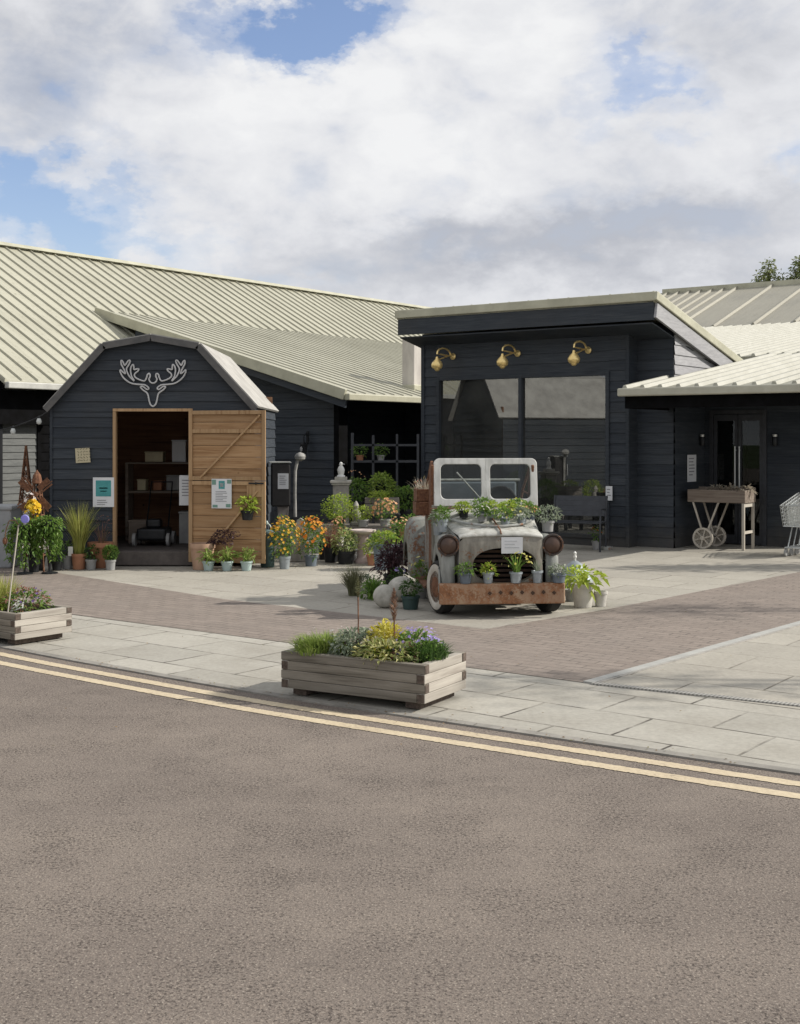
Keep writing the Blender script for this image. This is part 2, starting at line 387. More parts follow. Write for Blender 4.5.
def skyhole(px, py, rx, ry, amt):
    c = Vector(((px-400)/1250, 1, (440-py)/1250)).normalized()
    s1 = N(nt, 'VectorMath', operation='SUBTRACT'); L(nt, wd.outputs[0], s1.inputs[0]); s1.inputs[1].default_value = c
    s2 = N(nt, 'VectorMath', operation='MULTIPLY'); L(nt, s1.outputs[0], s2.inputs[0]); s2.inputs[1].default_value = (1250/rx, 2.5, 1250/ry)
    ln = N(nt, 'VectorMath', operation='LENGTH'); L(nt, s2.outputs[0], ln.inputs[0])
    mr = N(nt, 'MapRange', interpolation_type='SMOOTHSTEP'); L(nt, ln.outputs['Value'], mr.inputs[0])
    mr.inputs[1].default_value = .1; mr.inputs[2].default_value = 1.75; mr.inputs[3].default_value = amt; mr.inputs[4].default_value = 0
    return mr.outputs[0]
den = math_(nt, 'ADD', math_(nt, 'MULTIPLY', n1, .55), math_(nt, 'MULTIPLY', n2, .35))
den = math_(nt, 'ADD', den, math_(nt, 'MULTIPLY', n4, .1))
den = math_(nt, 'ADD', den, .17)
for h in ((304, 2, 80, 34, .38), (45, 208, 92, 52, .34), (652, 98, 52, 32, .2), (170, 262, 80, 24, .17), (85, 75, 40, 50, .07), (205, 40, 60, 40, .1), (785, 165, 34, 30, .13), (250, 285, 70, 14, .12), (790, 120, 25, 40, .06)):
    den = math_(nt, 'SUBTRACT', den, skyhole(*h))
cov = ramp(nt, den, [(.36, (0, 0, 0)), (.46, (.4, .4, .4)), (.55, (.82, .82, .82)), (.66, (1, 1, 1))], 'EASE')
shade = math_(nt, 'ADD', math_(nt, 'ADD', math_(nt, 'MULTIPLY', n3, .3), math_(nt, 'MULTIPLY', n1, .3)), math_(nt, 'ADD', math_(nt, 'MULTIPLY', n2, .32), math_(nt, 'MULTIPLY', n4, .08)))
for h in ((300, 130, 190, 110, -.075), (610, 60, 240, 70, -.06), (560, 250, 210, 34, .13), (760, 60, 80, 50, .07), (90, 80, 120, 80, .07), (20, 30, 80, 40, .05), (470, 60, 40, 60, .04), (690, 20, 60, 40, .05), (560, 180, 160, 60, -.03), (420, 170, 60, 60, -.03)):
    shade = math_(nt, 'SUBTRACT', shade, skyhole(*h))
cl = ramp(nt, shade, [(.34, (3.5, 3.62, 3.98)), (.43, (4.4, 4.5, 4.8)), (.52, (5.35, 5.42, 5.65)), (.63, (6.3, 6.33, 6.4))])
skyc = mixc(nt, 1., sky.outputs[0], (1.08, 1.02, 1.1), 'MULTIPLY')
L(nt, mixc(nt, cov, skyc, cl), bg.inputs['Color'])

# ------------------------------------------------------------------ ground
ANG = math.atan2(-.584, .812)              # the site grid: U along the kerb and fronts, V away from it
U = Vector((math.cos(ANG), math.sin(ANG), 0)); V = Vector((-U.y, U.x, 0))
def sheet(name, pts, z, mat):
    mb = MB(); mb.add([(p[0], p[1], z) for p in pts], [tuple(range(len(pts)))])
    return tag(mb.build(name, mat), kind='structure')
def asphalt():
    m, nt, b = new_mat('asphalt'); v = coords(nt)
    big = noise(nt, v, .55, 6, .6); mid = noise(nt, v, 3.1, 6, .65)
    vo = N(nt, 'TexVoronoi'); vo.inputs['Scale'].default_value = 130; L(nt, v, vo.inputs['Vector'])
    fine = noise(nt, v, 150, 3, .7)
    tr_ = noise(nt, coords(nt, (.22, 1.3, 1), (0, 0, -ANG)), 1.5, 5, .6)
    col = ramp(nt, math_(nt, 'ADD', math_(nt, 'MULTIPLY', big, .72), math_(nt, 'MULTIPLY', tr_, .28)), [(.34, (.146, .123, .107)), (.47, (.178, .151, .131)), (.58, (.206, .175, .15)), (.68, (.25, .213, .18))])
    chip = ramp(nt, vo.outputs['Color'], [(0, (.62, .62, .62)), (.5, (1, 1, 1)), (1, (1.3, 1.27, 1.22))])
    col = mixc(nt, .6, col, chip, 'MULTIPLY')
    pit = math_(nt, 'ADD', math_(nt, 'MULTIPLY', noise(nt, v, 72, 3, .65), .68), math_(nt, 'MULTIPLY', noise(nt, v, 2.6, 7, .75), .32))
    pm = ramp(nt, pit, [(.52, (0, 0, 0)), (.60, (.74, .74, .74))])
    col = mixc(nt, pm, col, (.045, .037, .033))
    lt = ramp(nt, noise(nt, v, 110, 2, .5), [(.58, (0, 0, 0)), (.68, (.7, .7, .7))])
    col = mixc(nt, lt, col, (.36, .32, .27))
    oil = ramp(nt, noise(nt, v, 1.7, 4, .6), [(.66, (0, 0, 0)), (.78, (.45, .45, .45))])
    col = mixc(nt, oil, col, (.1, .088, .08))
    L(nt, col, b.inputs['Base Color']); b.inputs['Roughness'].default_value = .9; b.inputs['Specular IOR Level'].default_value = .2
    h = math_(nt, 'SUBTRACT', math_(nt, 'ADD', math_(nt, 'MULTIPLY', fine, .5), vo.outputs['Distance']), pm)
    bump(nt, b, h, .38, .005); return m
def paving(name, bw, bh, c1, c2, mortar, ms, rot, sq=1., off=.5, stain=(.2, .18, .15), wear=.5):
    m, nt, b = new_mat(name)
    v = coords(nt, rot=(0, 0, rot)); o = coords(nt)
    wv = N(nt, 'VectorMath', operation='SCALE'); wv.inputs['Scale'].default_value = .012
    L(nt, noise(nt, o, 6, 3, .5, 'Color'), wv.inputs[0])
    ad = N(nt, 'VectorMath', operation='ADD'); L(nt, v, ad.inputs[0]); L(nt, wv.outputs[0], ad.inputs[1])
    br = N(nt, 'TexBrick'); br.offset = off; br.squash = sq; br.squash_frequency = 3
    L(nt, ad.outputs[0], br.inputs['Vector'])
    br.inputs['Color1'].default_value = c4(c1); br.inputs['Color2'].default_value = c4(c2); br.inputs['Mortar'].default_value = c4(mortar)
    br.inputs['Scale'].default_value = 1; br.inputs['Brick Width'].default_value = bw; br.inputs['Row Height'].default_value = bh
    br.inputs['Mortar Size'].default_value = ms; br.inputs['Mortar Smooth'].default_value = .3; br.inputs['Bias'].default_value = 0
    mn = noise(nt, o, 1.4, 6, .6); f = noise(nt, o, 26, 5, .7); jn = noise(nt, o, 2.6, 4, .6)
    base = mixc(nt, math_(nt, 'MULTIPLY', br.outputs['Fac'], ramp(nt, jn, [(.44, (.22, .22, .22)), (.62, (1, 1, 1))])), mixc(nt, .5, c1, c2), mortar)
    flat = mixc(nt, br.outputs['Fac'], br.outputs['Color'], mixc(nt, .5, c1, c2))
    col = mixc(nt, math_(nt, 'MULTIPLY', br.outputs['Fac'], ramp(nt, jn, [(.42, (.22, .22, .22)), (.58, (1, 1, 1))])), flat, mortar)
    col = mixc(nt, ramp(nt, mn, [(.42, (0, 0, 0)), (.75, (wear, wear, wear))]), col, stain)
    col = mixc(nt, .5, col, ramp(nt, f, [(.3, (.72, .72, .72)), (.7, (1.22, 1.22, 1.2))]), 'MULTIPLY')
    L(nt, col, b.inputs['Base Color']); b.inputs['Roughness'].default_value = .85; b.inputs['Specular IOR Level'].default_value = .25
    bump(nt, b, math_(nt, 'SUBTRACT', math_(nt, 'MULTIPLY', f, .25), br.outputs['Fac']), .5, .006)
    return m
ASPH = asphalt()
SLAB = paving('stone_slabs', .74, .52, (.41, .392, .345), (.34, .326, .288), (.085, .077, .066), .010, -ANG+R(2), stain=(.235, .215, .18), wear=.6)
FORE = paving('forecourt_slabs', .95, .62, (.405, .382, .33), (.34, .32, .278), (.15, .135, .112), .009, -ANG, stain=(.26, .24, .205))
BRICK = paving('brick_pavers', .21, .105, (.262, .222, .192), (.222, .187, .162), (.13, .112, .098), .008, -ANG, stain=(.195, .17, .15), wear=.55)
KERB = plain('kerb_stone', (.29, .275, .245), (.19, .18, .16), 5, .85, bmp=.3)
def road_paint():
    m, nt, b = new_mat('worn_yellow_paint'); v = coords(nt)
    f = noise(nt, v, 34, 6, .75); g2 = noise(nt, v, 2.5, 4)
    s = math_(nt, 'ADD', math_(nt, 'MULTIPLY', f, .8), math_(nt, 'MULTIPLY', g2, .35))
    col = ramp(nt, s, [(.40, (.22, .18, .14)), (.49, (.46, .38, .26)), (.7, (.58, .49, .34))])
    L(nt, col, b.inputs['Base Color']); b.inputs['Roughness'].default_value = .7
    bump(nt, b, f, .4, .003); return m
sheet('ground', [(-400, -200), (400, -200), (400, 900), (-400, 900)], -.02, plain('grassy_ground', (.07, .1, .03), (.05, .07, .02), 2, .95))
K = [(-9, 15.6), (-5.2, 11.7), (-2.94, 9.73), (-1.95, 8.92), (-.89, 8.09), (-.3, 7.67), (.347, 7.235), (1.1, 6.73), (1.97, 6.155), (4.5, 4.55), (9, 1.8)]
def smooth_line(pts, k=6):
    out = []
    for i in range(len(pts)-1):
        p0 = Vector(pts[max(0, i-1)]); p1 = Vector(pts[i]); p2 = Vector(pts[i+1]); p3 = Vector(pts[min(len(pts)-1, i+2)])
        for j in range(k):
            t = j/k
            out.append(.5*((2*p1)+(p2-p0)*t+(2*p0-5*p1+4*p2-p3)*t*t+(3*p1-p0-3*p2+p3)*t**3))
    out.append(Vector(pts[-1])); return out
KL = smooth_line(K)
def off(line, d):
    out = []
    for i, p in enumerate(line):
        t = (line[min(len(line)-1, i+1)]-line[max(0, i-1)]).normalized(); out.append(p+Vector((-t.y, t.x))*d)
    return out
KLF = smooth_line(K, 60)
def strip(name, d0, d1, z0, mat, zt=None):
    r = random.Random(int(d0*-1000)); jit = lambda q: [p+Vector((0, r.gauss(0, .003))) for p in q]
    a = jit(off(KLF, d0)); b = jit(off(KLF, d1)); mb = MB(); n = len(a)
    mb.add([(p.x, p.y, z0) for p in a]+[(p.x, p.y, z0) for p in b], [(i, i+1, n+i+1, n+i) for i in range(n-1)])
    return tag(mb.build(name, mat), kind='structure')
sheet('road', [(-40, -30), (40, -30), (40, -14), (9.2, 1.7)]+[(p.x, p.y) for p in reversed(KL)]+[(-40, 47)], 0, ASPH)
YEL = road_paint()
strip('road_marking', -.125, -.215, .003, YEL); strip('road_marking', -.335, -.425, .003, YEL)
kb = MB(); k0, k1 = off(KL, -.004), off(KL, .07); nk = len(k0)
kb.add([(p.x, p.y, .010) for p in k0]+[(p.x, p.y, .010) for p in k1]+[(p.x, p.y, -.015) for p in k0], [(i, i+1, nk+i+1, nk+i) for i in range(nk-1)]+[(2*nk+i, 2*nk+i+1, i+1, i) for i in range(nk-1)])
tag(kb.build('kerb', KERB, recalc=False), kind='structure')
ka = off(KL, .06)
sheet('pavement', [(p.x, p.y) for p in ka]+[(30, -6), (50, 40), (0, 60), (-50, 50), (-30, 36)], .004, SLAB)
Cn = G(588, 684).xy                       # the inner corner of the brick drive
PathL = [G(71, 615).xy, G(285, 643).xy, G(467, 668).xy, Cn]
dl = (PathL[0]-PathL[1]).normalized()
A1 = G(49, 572).xy; A2 = G(225, 600).xy; Bm = G(485, 630).xy; B1 = G(607, 610).xy; B2 = G(751, 582).xy
db = (B2-B1).normalized(); de = (G(800, 624).xy-Cn).normalized(); da = (A1-A2).normalized()
brick_poly = [Cn, Cn+de*14, B2+db*8, B1, Bm, A2, A1, A1+da*8, PathL[0]+dl*8, PathL[0], PathL[1], PathL[2]]
sheet('brick_drive', brick_poly, .0075, BRICK)
fc = [Cn+de*.02, Cn+de*14, Cn+de*14+Vector((12, -6)), Cn+Vector((U.x, U.y))*12]
sheet('forecourt', fc, .0065, FORE)
court = [B1, B2, B2+db*8, Vector((14, 24)), Vector((6, 40)), Vector((-14, 32)), A1+da*8, A1, A2, Bm]
sheet('courtyard', court, .006, FORE)
def edge_strip(name, a, b, wd, z, mat, slots=False):
    a = Vector((a[0], a[1], 0)); b = Vector((b[0], b[1], 0)); mb = MB()
    mb.bar(a+Vector((0, 0, z-.01)), b+Vector((0, 0, z-.01)), wd, .02)
    return tag(mb.build(name, mat), kind='structure')
edge_strip('edging', Cn, Cn+de*14, .075, .016, plain('pale_edging', (.40, .40, .375), (.33, .33, .31), 5, .8))
edge_strip('edging', Cn+Vector((de.y, -de.x))*.052, Cn+Vector((de.y, -de.x))*.052+de*14, .022, .013, STONE)
def drainmat():
    m, nt, b = new_mat('drain_grate'); v = coords(nt, rot=(0, 0, -ANG)); wv = N(nt, 'TexWave'); wv.bands_direction = 'X'
    wv.inputs['Scale'].default_value = 12.; L(nt, v, wv.inputs['Vector'])
    L(nt, ramp(nt, wv.outputs['Fac'], [(.3, (.19, .185, .17)), (.6, (.37, .36, .33))]), b.inputs['Base Color']); b.inputs['Roughness'].default_value = .7
    return m
edge_strip('drain', Cn+Vector((.03, -.02)), Cn+Vector((U.x*.93, -.584*.78)).normalized()*6, .06, .015, drainmat())

# ------------------------------------------------------------------ main building (left)
E0 = Vector((-6.28, 21.5, 0))
mb_ = thing('building', 'long dark timber building with ribbed cream metal roof behind the shed', 'building', E0, ANG)
PX = 6.0; RZ = 6.0; EZ = 2.65; SL = (RZ-EZ)/PX
def rib_roof(mb, x_e, z_e, x_r, z_r, y0, y1, pitch, rw=.035, rh=.04, th=.06):
    """roof plane sloping in x; ribs run along the slope"""
    for (a, b) in (((x_e, z_e), (x_r, z_r)),):
        mb.add([(a[0], y0, a[1]), (a[0], y1, a[1]), (b[0], y1, b[1]), (b[0], y0, b[1]),
                (a[0], y0, a[1]-th), (a[0], y1, a[1]-th), (b[0], y1, b[1]-th), (b[0], y0, b[1]-th)],
               [(0, 1, 2, 3), (7, 6, 5, 4), (0, 4, 5, 1), (2, 6, 7, 3), (1, 5, 6, 2), (0, 3, 7, 4)])
        n = int((y1-y0)/pitch)
        for i in range(n+1):
            y = y0+.02+i*pitch
            if y > y1-.02: break
            mb.add([(a[0], y-rw/2, a[1]), (a[0], y+rw/2, a[1]), (b[0], y+rw/2, b[1]), (b[0], y-rw/2, b[1]),
                    (a[0], y-rw*.3, a[1]+rh), (a[0], y+rw*.3, a[1]+rh), (b[0], y+rw*.3, b[1]+rh), (b[0], y-rw*.3, b[1]+rh)],
                   [(4, 5, 6, 7), (0, 4, 7, 3), (1, 2, 6, 5), (0, 1, 5, 4)])
    return mb
m = MB(); rib_roof(m, .0, EZ, -PX, RZ, -.62, 44, .34); rib_roof(m, -.38, EZ+.38*SL, -PX, RZ, -16, -.62, .34)
rib_roof(m, -2*PX, EZ, -PX, RZ, -16, 44, 1.4)
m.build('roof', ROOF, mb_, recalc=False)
m = MB(); m.prism([(-.14, -.02), (.14, -.02), (.03, .07), (-.03, .07)], -16, 44, Matrix.Translation((-PX, 0, RZ+.03)) @ Matrix(((0, 1, 0, 0), (1, 0, 0, 0), (0, 0, 1, 0), (0, 0, 0, 1))))
m.build('ridge_cap', CREAM, mb_)
m = MB(); m.box(.0, .11, -.62, 4.0, EZ-.13, EZ-.02); m.build('gutter', plain('white_gutter', (.5, .5, .46), (.4, .4, .37), 4, .5), mb_, bev=.015)
m = MB(); m.box(-.38, -.28, -16, -.64, EZ+.38*SL-.14, EZ+.38*SL-.03); m.build('gutter', MATS['white_gutter'], mb_, bev=.015)
m = MB(); m.clad((-.5, .46, 0), (0, 1, 0), (1, 0, 0), 4.2, 2.6, .16); m.box(-.5, -.46, .42, .5, 0, 2.6); m.build('shadow_wall', DARK, mb_)  # near-black colour paints in the shed's shadow on this stretch of wall
m = MB(); m.clad((-.5, -.5, 0), (0, 1, 0), (1, 0, 0), .95, 2.6, .12); m.build('pale_wall', plain('weathered_boards', (.13, .135, .13), (.085, .09, .088), 5, .7, stretch=(1, 1, 8)), mb_)['label'] = 'pale grey weatherboards lit by the sun'
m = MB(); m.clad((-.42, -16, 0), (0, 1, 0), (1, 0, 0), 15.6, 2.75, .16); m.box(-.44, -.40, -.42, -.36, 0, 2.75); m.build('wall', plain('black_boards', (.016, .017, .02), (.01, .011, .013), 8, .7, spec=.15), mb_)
m = MB(); m.box(-2*PX+.4, -.52, -15.6, 43.8, 0, 2.35)
m.prism([(-2*PX+.4, 2.35), (-.55, 2.35), (-PX, RZ-.1)], 43.4, 43.7, Matrix(((0, 1, 0, 0), (1, 0, 0, 0), (0, 0, 1, 0), (0, 0, 0, 1))))
m.prism([(-2*PX+.4, 2.35), (-.55, 2.35), (-PX, RZ-.1)], -15.6, -15.3, Matrix(((0, 1, 0, 0), (1, 0, 0, 0), (0, 0, 1, 0), (0, 0, 0, 1))))
m.build('wall_core', NAVY, mb_)
m = MB(); m.box(-.44, -.3, -.55, .6, 1.92, 2.5); m.build('eave_shadow', DARK, mb_)  # black strip added to stand for the shadow below the eave
# extension with the shallow roof
XA, ZA, XB, ZB = -3.08, 4.37+.03, 3.64, 2.5
m = MB(); rib_roof(m, XB, ZB, XA, ZA, 4.0, 15, .30, .022, .022); m.build('lower_roof', ROOF, mb_, recalc=False)
m = MB(); m.bar((XB+.02, 3.97, ZB-.03), (XA, 3.97, ZA-.03), .07, .20, (0, 0, 1)); m.build('verge_board', CREAM, mb_, bev=.01)
m = MB(); m.bar((XB, 4.03, ZB-.19), (XA+1.2, 4.03, ZA-.19-.33), .05, .16); m.build('barge_board', NAVY, mb_)
m = MB(); m.box(XB+.005, XB+.115, 3.97, 15, ZB-.13, ZB-.01); m.build('gutter', CREAM, mb_, bev=.015)
slope = (ZA-ZB)/(XB-XA)
m = MB(); m.clad((-.5, 4.4, 0), (1, 0, 0), (0, -1, 0), 3.7, 3.7, .16)
m.build('gable_wall', NAVY, mb_, cuts=[((XB, 4.4, ZB-.09), (slope, 0, 1))])
m = MB(); m.clad((1.4, 4.6, 0), (0, 1, 0), (1, 0, 0), 10, 2.9, .16); m.build('side_wall', NAVY, mb_)
m = MB(); m.box(3.1, 3.22, 4.34, 4.6, 0, 2.5); m.box(-.4, 3.1, 4.41, 4.55, 0, 2.5); m.build('gable_core', DARK, mb_)
m = MB(); m.box(-.4, 1.38, 4.6, 15, 0, 2.5); m.build('wall_core', NAVY, mb_)
m = MB(); m.box(1.4, 5.4, 9.0, 9.1, 0, 2.45); m.build('back_wall', NAVY, mb_)
# white duct on the lower roof
q = Vector((3.2, 6.35, 0))
fl = thing('roof_duct', 'short whitish metal duct standing on the shallow roof beside the dark pavilion', 'duct', E0+U*2.9+V*7.15+Vector((0, 0, 2.72)), ANG)
m = MB(); m.box(-.15, .15, -.15, .15, -.04, 1.0); m.build('shaft', plain('dull_white_metal', (.56, .53, .48), (.4, .37, .34), 4, .5, stretch=(1, 1, .3)), fl, bev=.02)
m = MB(); m.box(-.18, .18, -.18, .18, -.08, .06); m.build('flashing', CREAM, fl, bev=.02)

# ------------------------------------------------------------------ pavilion (tower)
T0 = Vector((3.5, 19.1, 0))
tw = thing('pavilion', 'dark timber pavilion with large reflecting window and sloping cream roof', 'building', T0, ANG)
OF, RO = .55, .67; TZ = 3.80; TT = .236
def tz(y): return TZ-(y+OF)*TT
m = MB()
m.add([(x, y, tz(y)+dz) for x in (-3.98, RO) for y in (-OF, 4.2) for dz in (-.13, 0)],
      [(0, 1, 3, 2), (4, 6, 7, 5), (0, 4, 5, 1), (2, 3, 7, 6), (0, 2, 6, 4), (1, 5, 7, 3)])
for i in range(14): m.bar((-3.9+i*.35, -OF, tz(-OF)+.015), (-3.9+i*.35, 4.2, tz(4.2)+.015), .03, .03)
m.build('roof', CREAM, tw)
m = MB(); m.box(-4.0, RO+.02, -OF-.04, -OF-.005, TZ-.115, TZ+.02); m.build('front_trim', CREAM, tw, bev=.012)
m = MB(); m.bar((RO+.03, -OF-.04, TZ-.04), (RO+.03, 3.9, tz(3.9)-.05), .05, .13); m.build('verge_trim', CREAM, tw, bev=.012)
m = MB(); m.box(-3.96, RO-.02, -OF+.0, -OF+.05, TZ-.39, TZ-.11); m.build('fascia', NAVY, tw)
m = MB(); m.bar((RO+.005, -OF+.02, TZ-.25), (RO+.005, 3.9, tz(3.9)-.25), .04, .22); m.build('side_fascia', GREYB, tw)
m = MB(); m.add([(x, y, tz(y)-.30-(.11 if y < 0 else 0)+dz) for x in (-3.95, RO-.06) for y in (-OF+.05, 4.) for dz in (-.02, 0)],
      [(0, 1, 3, 2), (4, 6, 7, 5), (0, 4, 5, 1), (2, 3, 7, 6), (0, 2, 6, 4), (1, 5, 7, 3)]); m.build('soffit', NAVY, tw)
WX0, WX1, WZ0, WZ1 = -3.53, -.32, .12, 2.71
m = MB(); m.clad((-3.84, 0, 0), (1, 0, 0), (0, -1, 0), WX0+3.84, 3.45, .16); m.clad((WX1, 0, 0), (1, 0, 0), (0, -1, 0), -WX1, 3.45, .16)
m.clad((WX0, 0, WZ1), (1, 0, 0), (0, -1, 0), WX1-WX0, 3.45-WZ1, .16); m.box(WX0, WX1, -.02, .1, 0, WZ0)
m.build('front_wall', NAVY, tw)
m = MB(); m.box(-3.84, WX0-.01, .002, .22, 0, 3.45); m.box(WX1+.01, 0, .002, .3, 0, 3.45); m.box(WX0-.01, WX1+.01, .002, .22, WZ1+.01, 3.45)
m.box(-3.84, -3.7, .22, 4, 0, 2.95); m.box(-3.96, .6, 3.3, 3.4, 0, 2.9); m.build('wall_core', NAVY, tw)
m = MB(); m.box(-.045, .012, -.032, .02, 0, 3.42); m.build('corner_board', NAVY, tw, bev=.006)
m = MB(); m.box(-3.85, -3.78, -.032, .02, 0, 3.42); m.build('corner_board', NAVY, tw, bev=.006)
m = MB(); m.clad((0, .3, 0), (1, 0, 0), (0, -1, 0), .6, 3.42, .16); m.build('recessed_wall', NAVY, tw)
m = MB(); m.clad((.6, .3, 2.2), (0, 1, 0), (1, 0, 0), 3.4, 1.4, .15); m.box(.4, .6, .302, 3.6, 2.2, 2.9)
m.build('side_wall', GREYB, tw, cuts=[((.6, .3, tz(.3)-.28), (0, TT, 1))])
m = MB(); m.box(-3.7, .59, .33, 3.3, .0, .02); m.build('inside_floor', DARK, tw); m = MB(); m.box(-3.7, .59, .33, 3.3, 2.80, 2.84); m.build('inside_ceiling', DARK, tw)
wf = MB()
for x in (WX0, -1.93, WX1-.06): wf.box(x, x+.06, -.045, .09, WZ0, WZ1)
for z in (WZ0, WZ1-.06): wf.box(WX0+.06, WX1-.06, -.04, .085, z, z+.06)
wo = wf.build('window', NAVY, tw, bev=.005)
m = MB(); m.box(WX0+.06, -1.93, .02, .03, WZ0+.06, WZ1-.06); m.build('pane', GLASS, wo)
m = MB(); m.box(-1.87, WX1-.06, .02, .03, WZ0+.06, WZ1-.06); m.build('pane', GLASS, wo)
for i, (a, lab) in enumerate(((-3.2, 'leftmost brass swan neck lamp on the pavilion, above the left window edge'),
                              (-1.95, 'middle brass swan neck lamp on the pavilion, above the window mullion'),
                              (-.68, 'rightmost brass swan neck lamp on the pavilion, near its corner'))):
    t = thing('wall_lamp', lab, 'lamp', T0+U*a+Vector((0, 0, 3.05))-V*.02, ANG, 'brass lamps along the pavilion front')
    m = MB(); m.lathe([(.055, 0), (.055, .015), (.03, .03), (.022, .05), (.0001, .06)], 14, (0, 0, 0), Matrix.Rotation(R(90), 3, 'X')); m.build('mount', BRASS, t, True)
    m = MB(); m.tube([(0, -.03, .0)]+[(0, -.28-.2*math.cos(R(k)), .1*math.sin(R(k))+.02) for k in range(0, 181, 20)]+[(0, -.48, -.09)], .015, 8); m.build('arm', BRASS, t, True)
    m = MB(); m.lathe([(.018, .05), (.03, .01), (.07, -.03), (.095, -.075), (.09, -.12), (.07, -.145), (.03, -.1)], 18, (0, -.48, -.08)); m.build('shade', BRASS, t, True)
    m = MB(); m.ball((0, -.48, -.225), .05, .05, .045); m.build('bulb', BRASS, t, True)

# ------------------------------------------------------------------ right wing
rw = thing('entrance_wing', 'low entrance wing with ribbed cream canopy roof and shaded doorway', 'building', T0, ANG)
AR = 3.15; T1 = .14; T2 = .338; BB = 16.0; BR_ = 21.0
def rz1(y): return 2.38+(y+1.2)*T1
SWAP = Matrix(((0, 1, 0, 0), (1, 0, 0, 0), (0, 0, 1, 0), (0, 0, 0, 1)))
def front_roof(x0, x1, y0, y1, zf, pitch, rw_, rh, th=.05, ribs=None):
    m = MB(); rb_ = ribs if ribs is not None else m; z0, z1 = zf(y0), zf(y1)
    m.add([(x, y, zf(y)+dz) for x in (x0, x1) for y in (y0, y1) for dz in (-th, 0)],
          [(0, 1, 3, 2), (4, 6, 7, 5), (0, 4, 5, 1), (2, 3, 7, 6), (0, 2, 6, 4), (1, 5, 7, 3)])
    x = x0+.03
    while x < x1-.01:
        rb_.add([(x-rw_/2, y0, z0), (x+rw_/2, y0, z0), (x+rw_/2, y1, z1), (x-rw_/2, y1, z1), (x-rw_*.25, y0, z0+rh), (x+rw_*.25, y0, z0+rh), (x+rw_*.25, y1, z1+rh), (x-rw_*.25, y1, z1+rh)],
              [(4, 5, 6, 7), (0, 4, 7, 3), (1, 2, 6, 5), (0, 1, 5, 4)]); x += pitch
    return m
CRB = MB(); m = front_roof(.47, AR, -1.2, .3, rz1, .27, .085, .05, ribs=CRB)
m2 = front_roof(.47+.27, AR, .3, 4.3, rz1, .27, .085, .05, ribs=CRB); m3 = front_roof(-6.4, AR, 4.3, BB, rz1, .27, .085, .05, ribs=CRB)
for q in (m2, m3): m.add(q.v, q.f)
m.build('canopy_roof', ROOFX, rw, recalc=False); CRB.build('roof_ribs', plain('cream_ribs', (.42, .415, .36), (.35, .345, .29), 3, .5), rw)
UPF = lambda y: rz1(BB)+.02+(y-BB)*T2
m = front_roof(-6.2, AR+1, BB, BR_, UPF, 1.15, .09, .07); m2 = front_roof(-8.9, -6.2, BB, BR_, UPF, .38, .07, .06); m.add(m2.v, m2.f); m.build('upper_roof', ROOFG, rw, recalc=False)
m = MB(); m.bar((-8.7, BR_, rz1(BB)+(BR_-BB)*T2+.05), (AR+1, BR_, rz1(BB)+(BR_-BB)*T2+.05), .25, .16); m.build('ridge_cap', CREAM, rw)
m = MB(); m.add([(-8.9, BR_, 6.4), (AR+1, BR_, 6.4), (AR+1, BR_+8, 3.5), (-8.9, BR_+8, 3.5)], [(0, 1, 2, 3)]); m.build('rear_roof', ROOFG, rw)
m = MB(); m.box(.43, AR, -1.31, -1.203, 2.27, 2.385); m.build('gutter', plain('cream_gutter', (.46, .45, .37), (.38, .37, .3), 4, .45), rw, bev=.02)
m = MB(); m.box(.52, AR-.05, -1.19, -1.14, 2.1, 2.29); m.box(.49, .53, -1.17, .28, 2.1, 2.36); m.build('fascia', DARK, rw)
m = MB(); m.box(.47, AR-.06, -1.13, .28, 2.25, 2.27); m.box(.62, AR-.06, .28, 4.8, 2.25, 2.27); m.build('soffit', DARK, rw)
m = MB(); m.clad((.6, .3, 0), (0, 1, 0), (1, 0, 0), 1.2, 2.25, .16); m.build('recess_wall', NAVY, rw)
m = MB(); m.clad((.6, 1.5, 0), (1, 0, 0), (0, -1, 0), .1, 2.25, .16); m.clad((1.62, 1.5, 0), (1, 0, 0), (0, -1, 0), .73, 2.25, .16)
m.box(.6, .70, 1.503, 1.6, 0, 2.26); m.box(1.62, 2.35, 1.503, 1.6, 0, 2.26); m.box(2.30, 2.35, 1.6, 4.9, 0, 2.7); m.box(2.35, AR, 4.8, 4.9, 0, 3.0); m.box(.7, 1.62, 1.48, 1.6, 2.12, 2.26)
m.box(AR-.1, AR-.02, 4.9, 20, 0, 2.9); m.box(-12, AR-.1, 20, 20.1, 0, 4); m.box(.6, AR, 3.4, 3.5, 0, 2.7); m.build('rear_wall', NAVY, rw)
dr = MB(); dr.box(.70, .76, 1.46, 1.56, 0, 2.12); dr.box(1.56, 1.62, 1.46, 1.56, 0, 2.12); dr.box(.76, 1.56, 1.46, 1.56, 2.06, 2.12); dr.build('door_frame', BENCHM, rw)
for x0 in (.765, 1.165):
    d = MB(); d.box(x0, x0+.05, 1.48, 1.53, .02, 2.05); d.box(x0+.34, x0+.39, 1.48, 1.53, .02, 2.05); d.box(x0+.05, x0+.34, 1.48, 1.53, .02, .16); d.box(x0+.05, x0+.34, 1.48, 1.53, 1.95, 2.05)
    dd = d.build('door', BENCHM, rw); g = MB(); g.box(x0+.05, x0+.34, 1.5, 1.51, .16, 1.95); g.build('pane', TGLASS, dd)
    hx = x0+.36 if x0 < 1 else x0+.03
    g = MB(); g.tube([(hx, 1.44, .75), (hx, 1.44, 1.55)], .013, 8); g.box(hx-.008, hx+.008, 1.44, 1.48, .8, .82); g.box(hx-.008, hx+.008, 1.44, 1.48, 1.48, 1.5); g.build('handle', STEEL, dd)
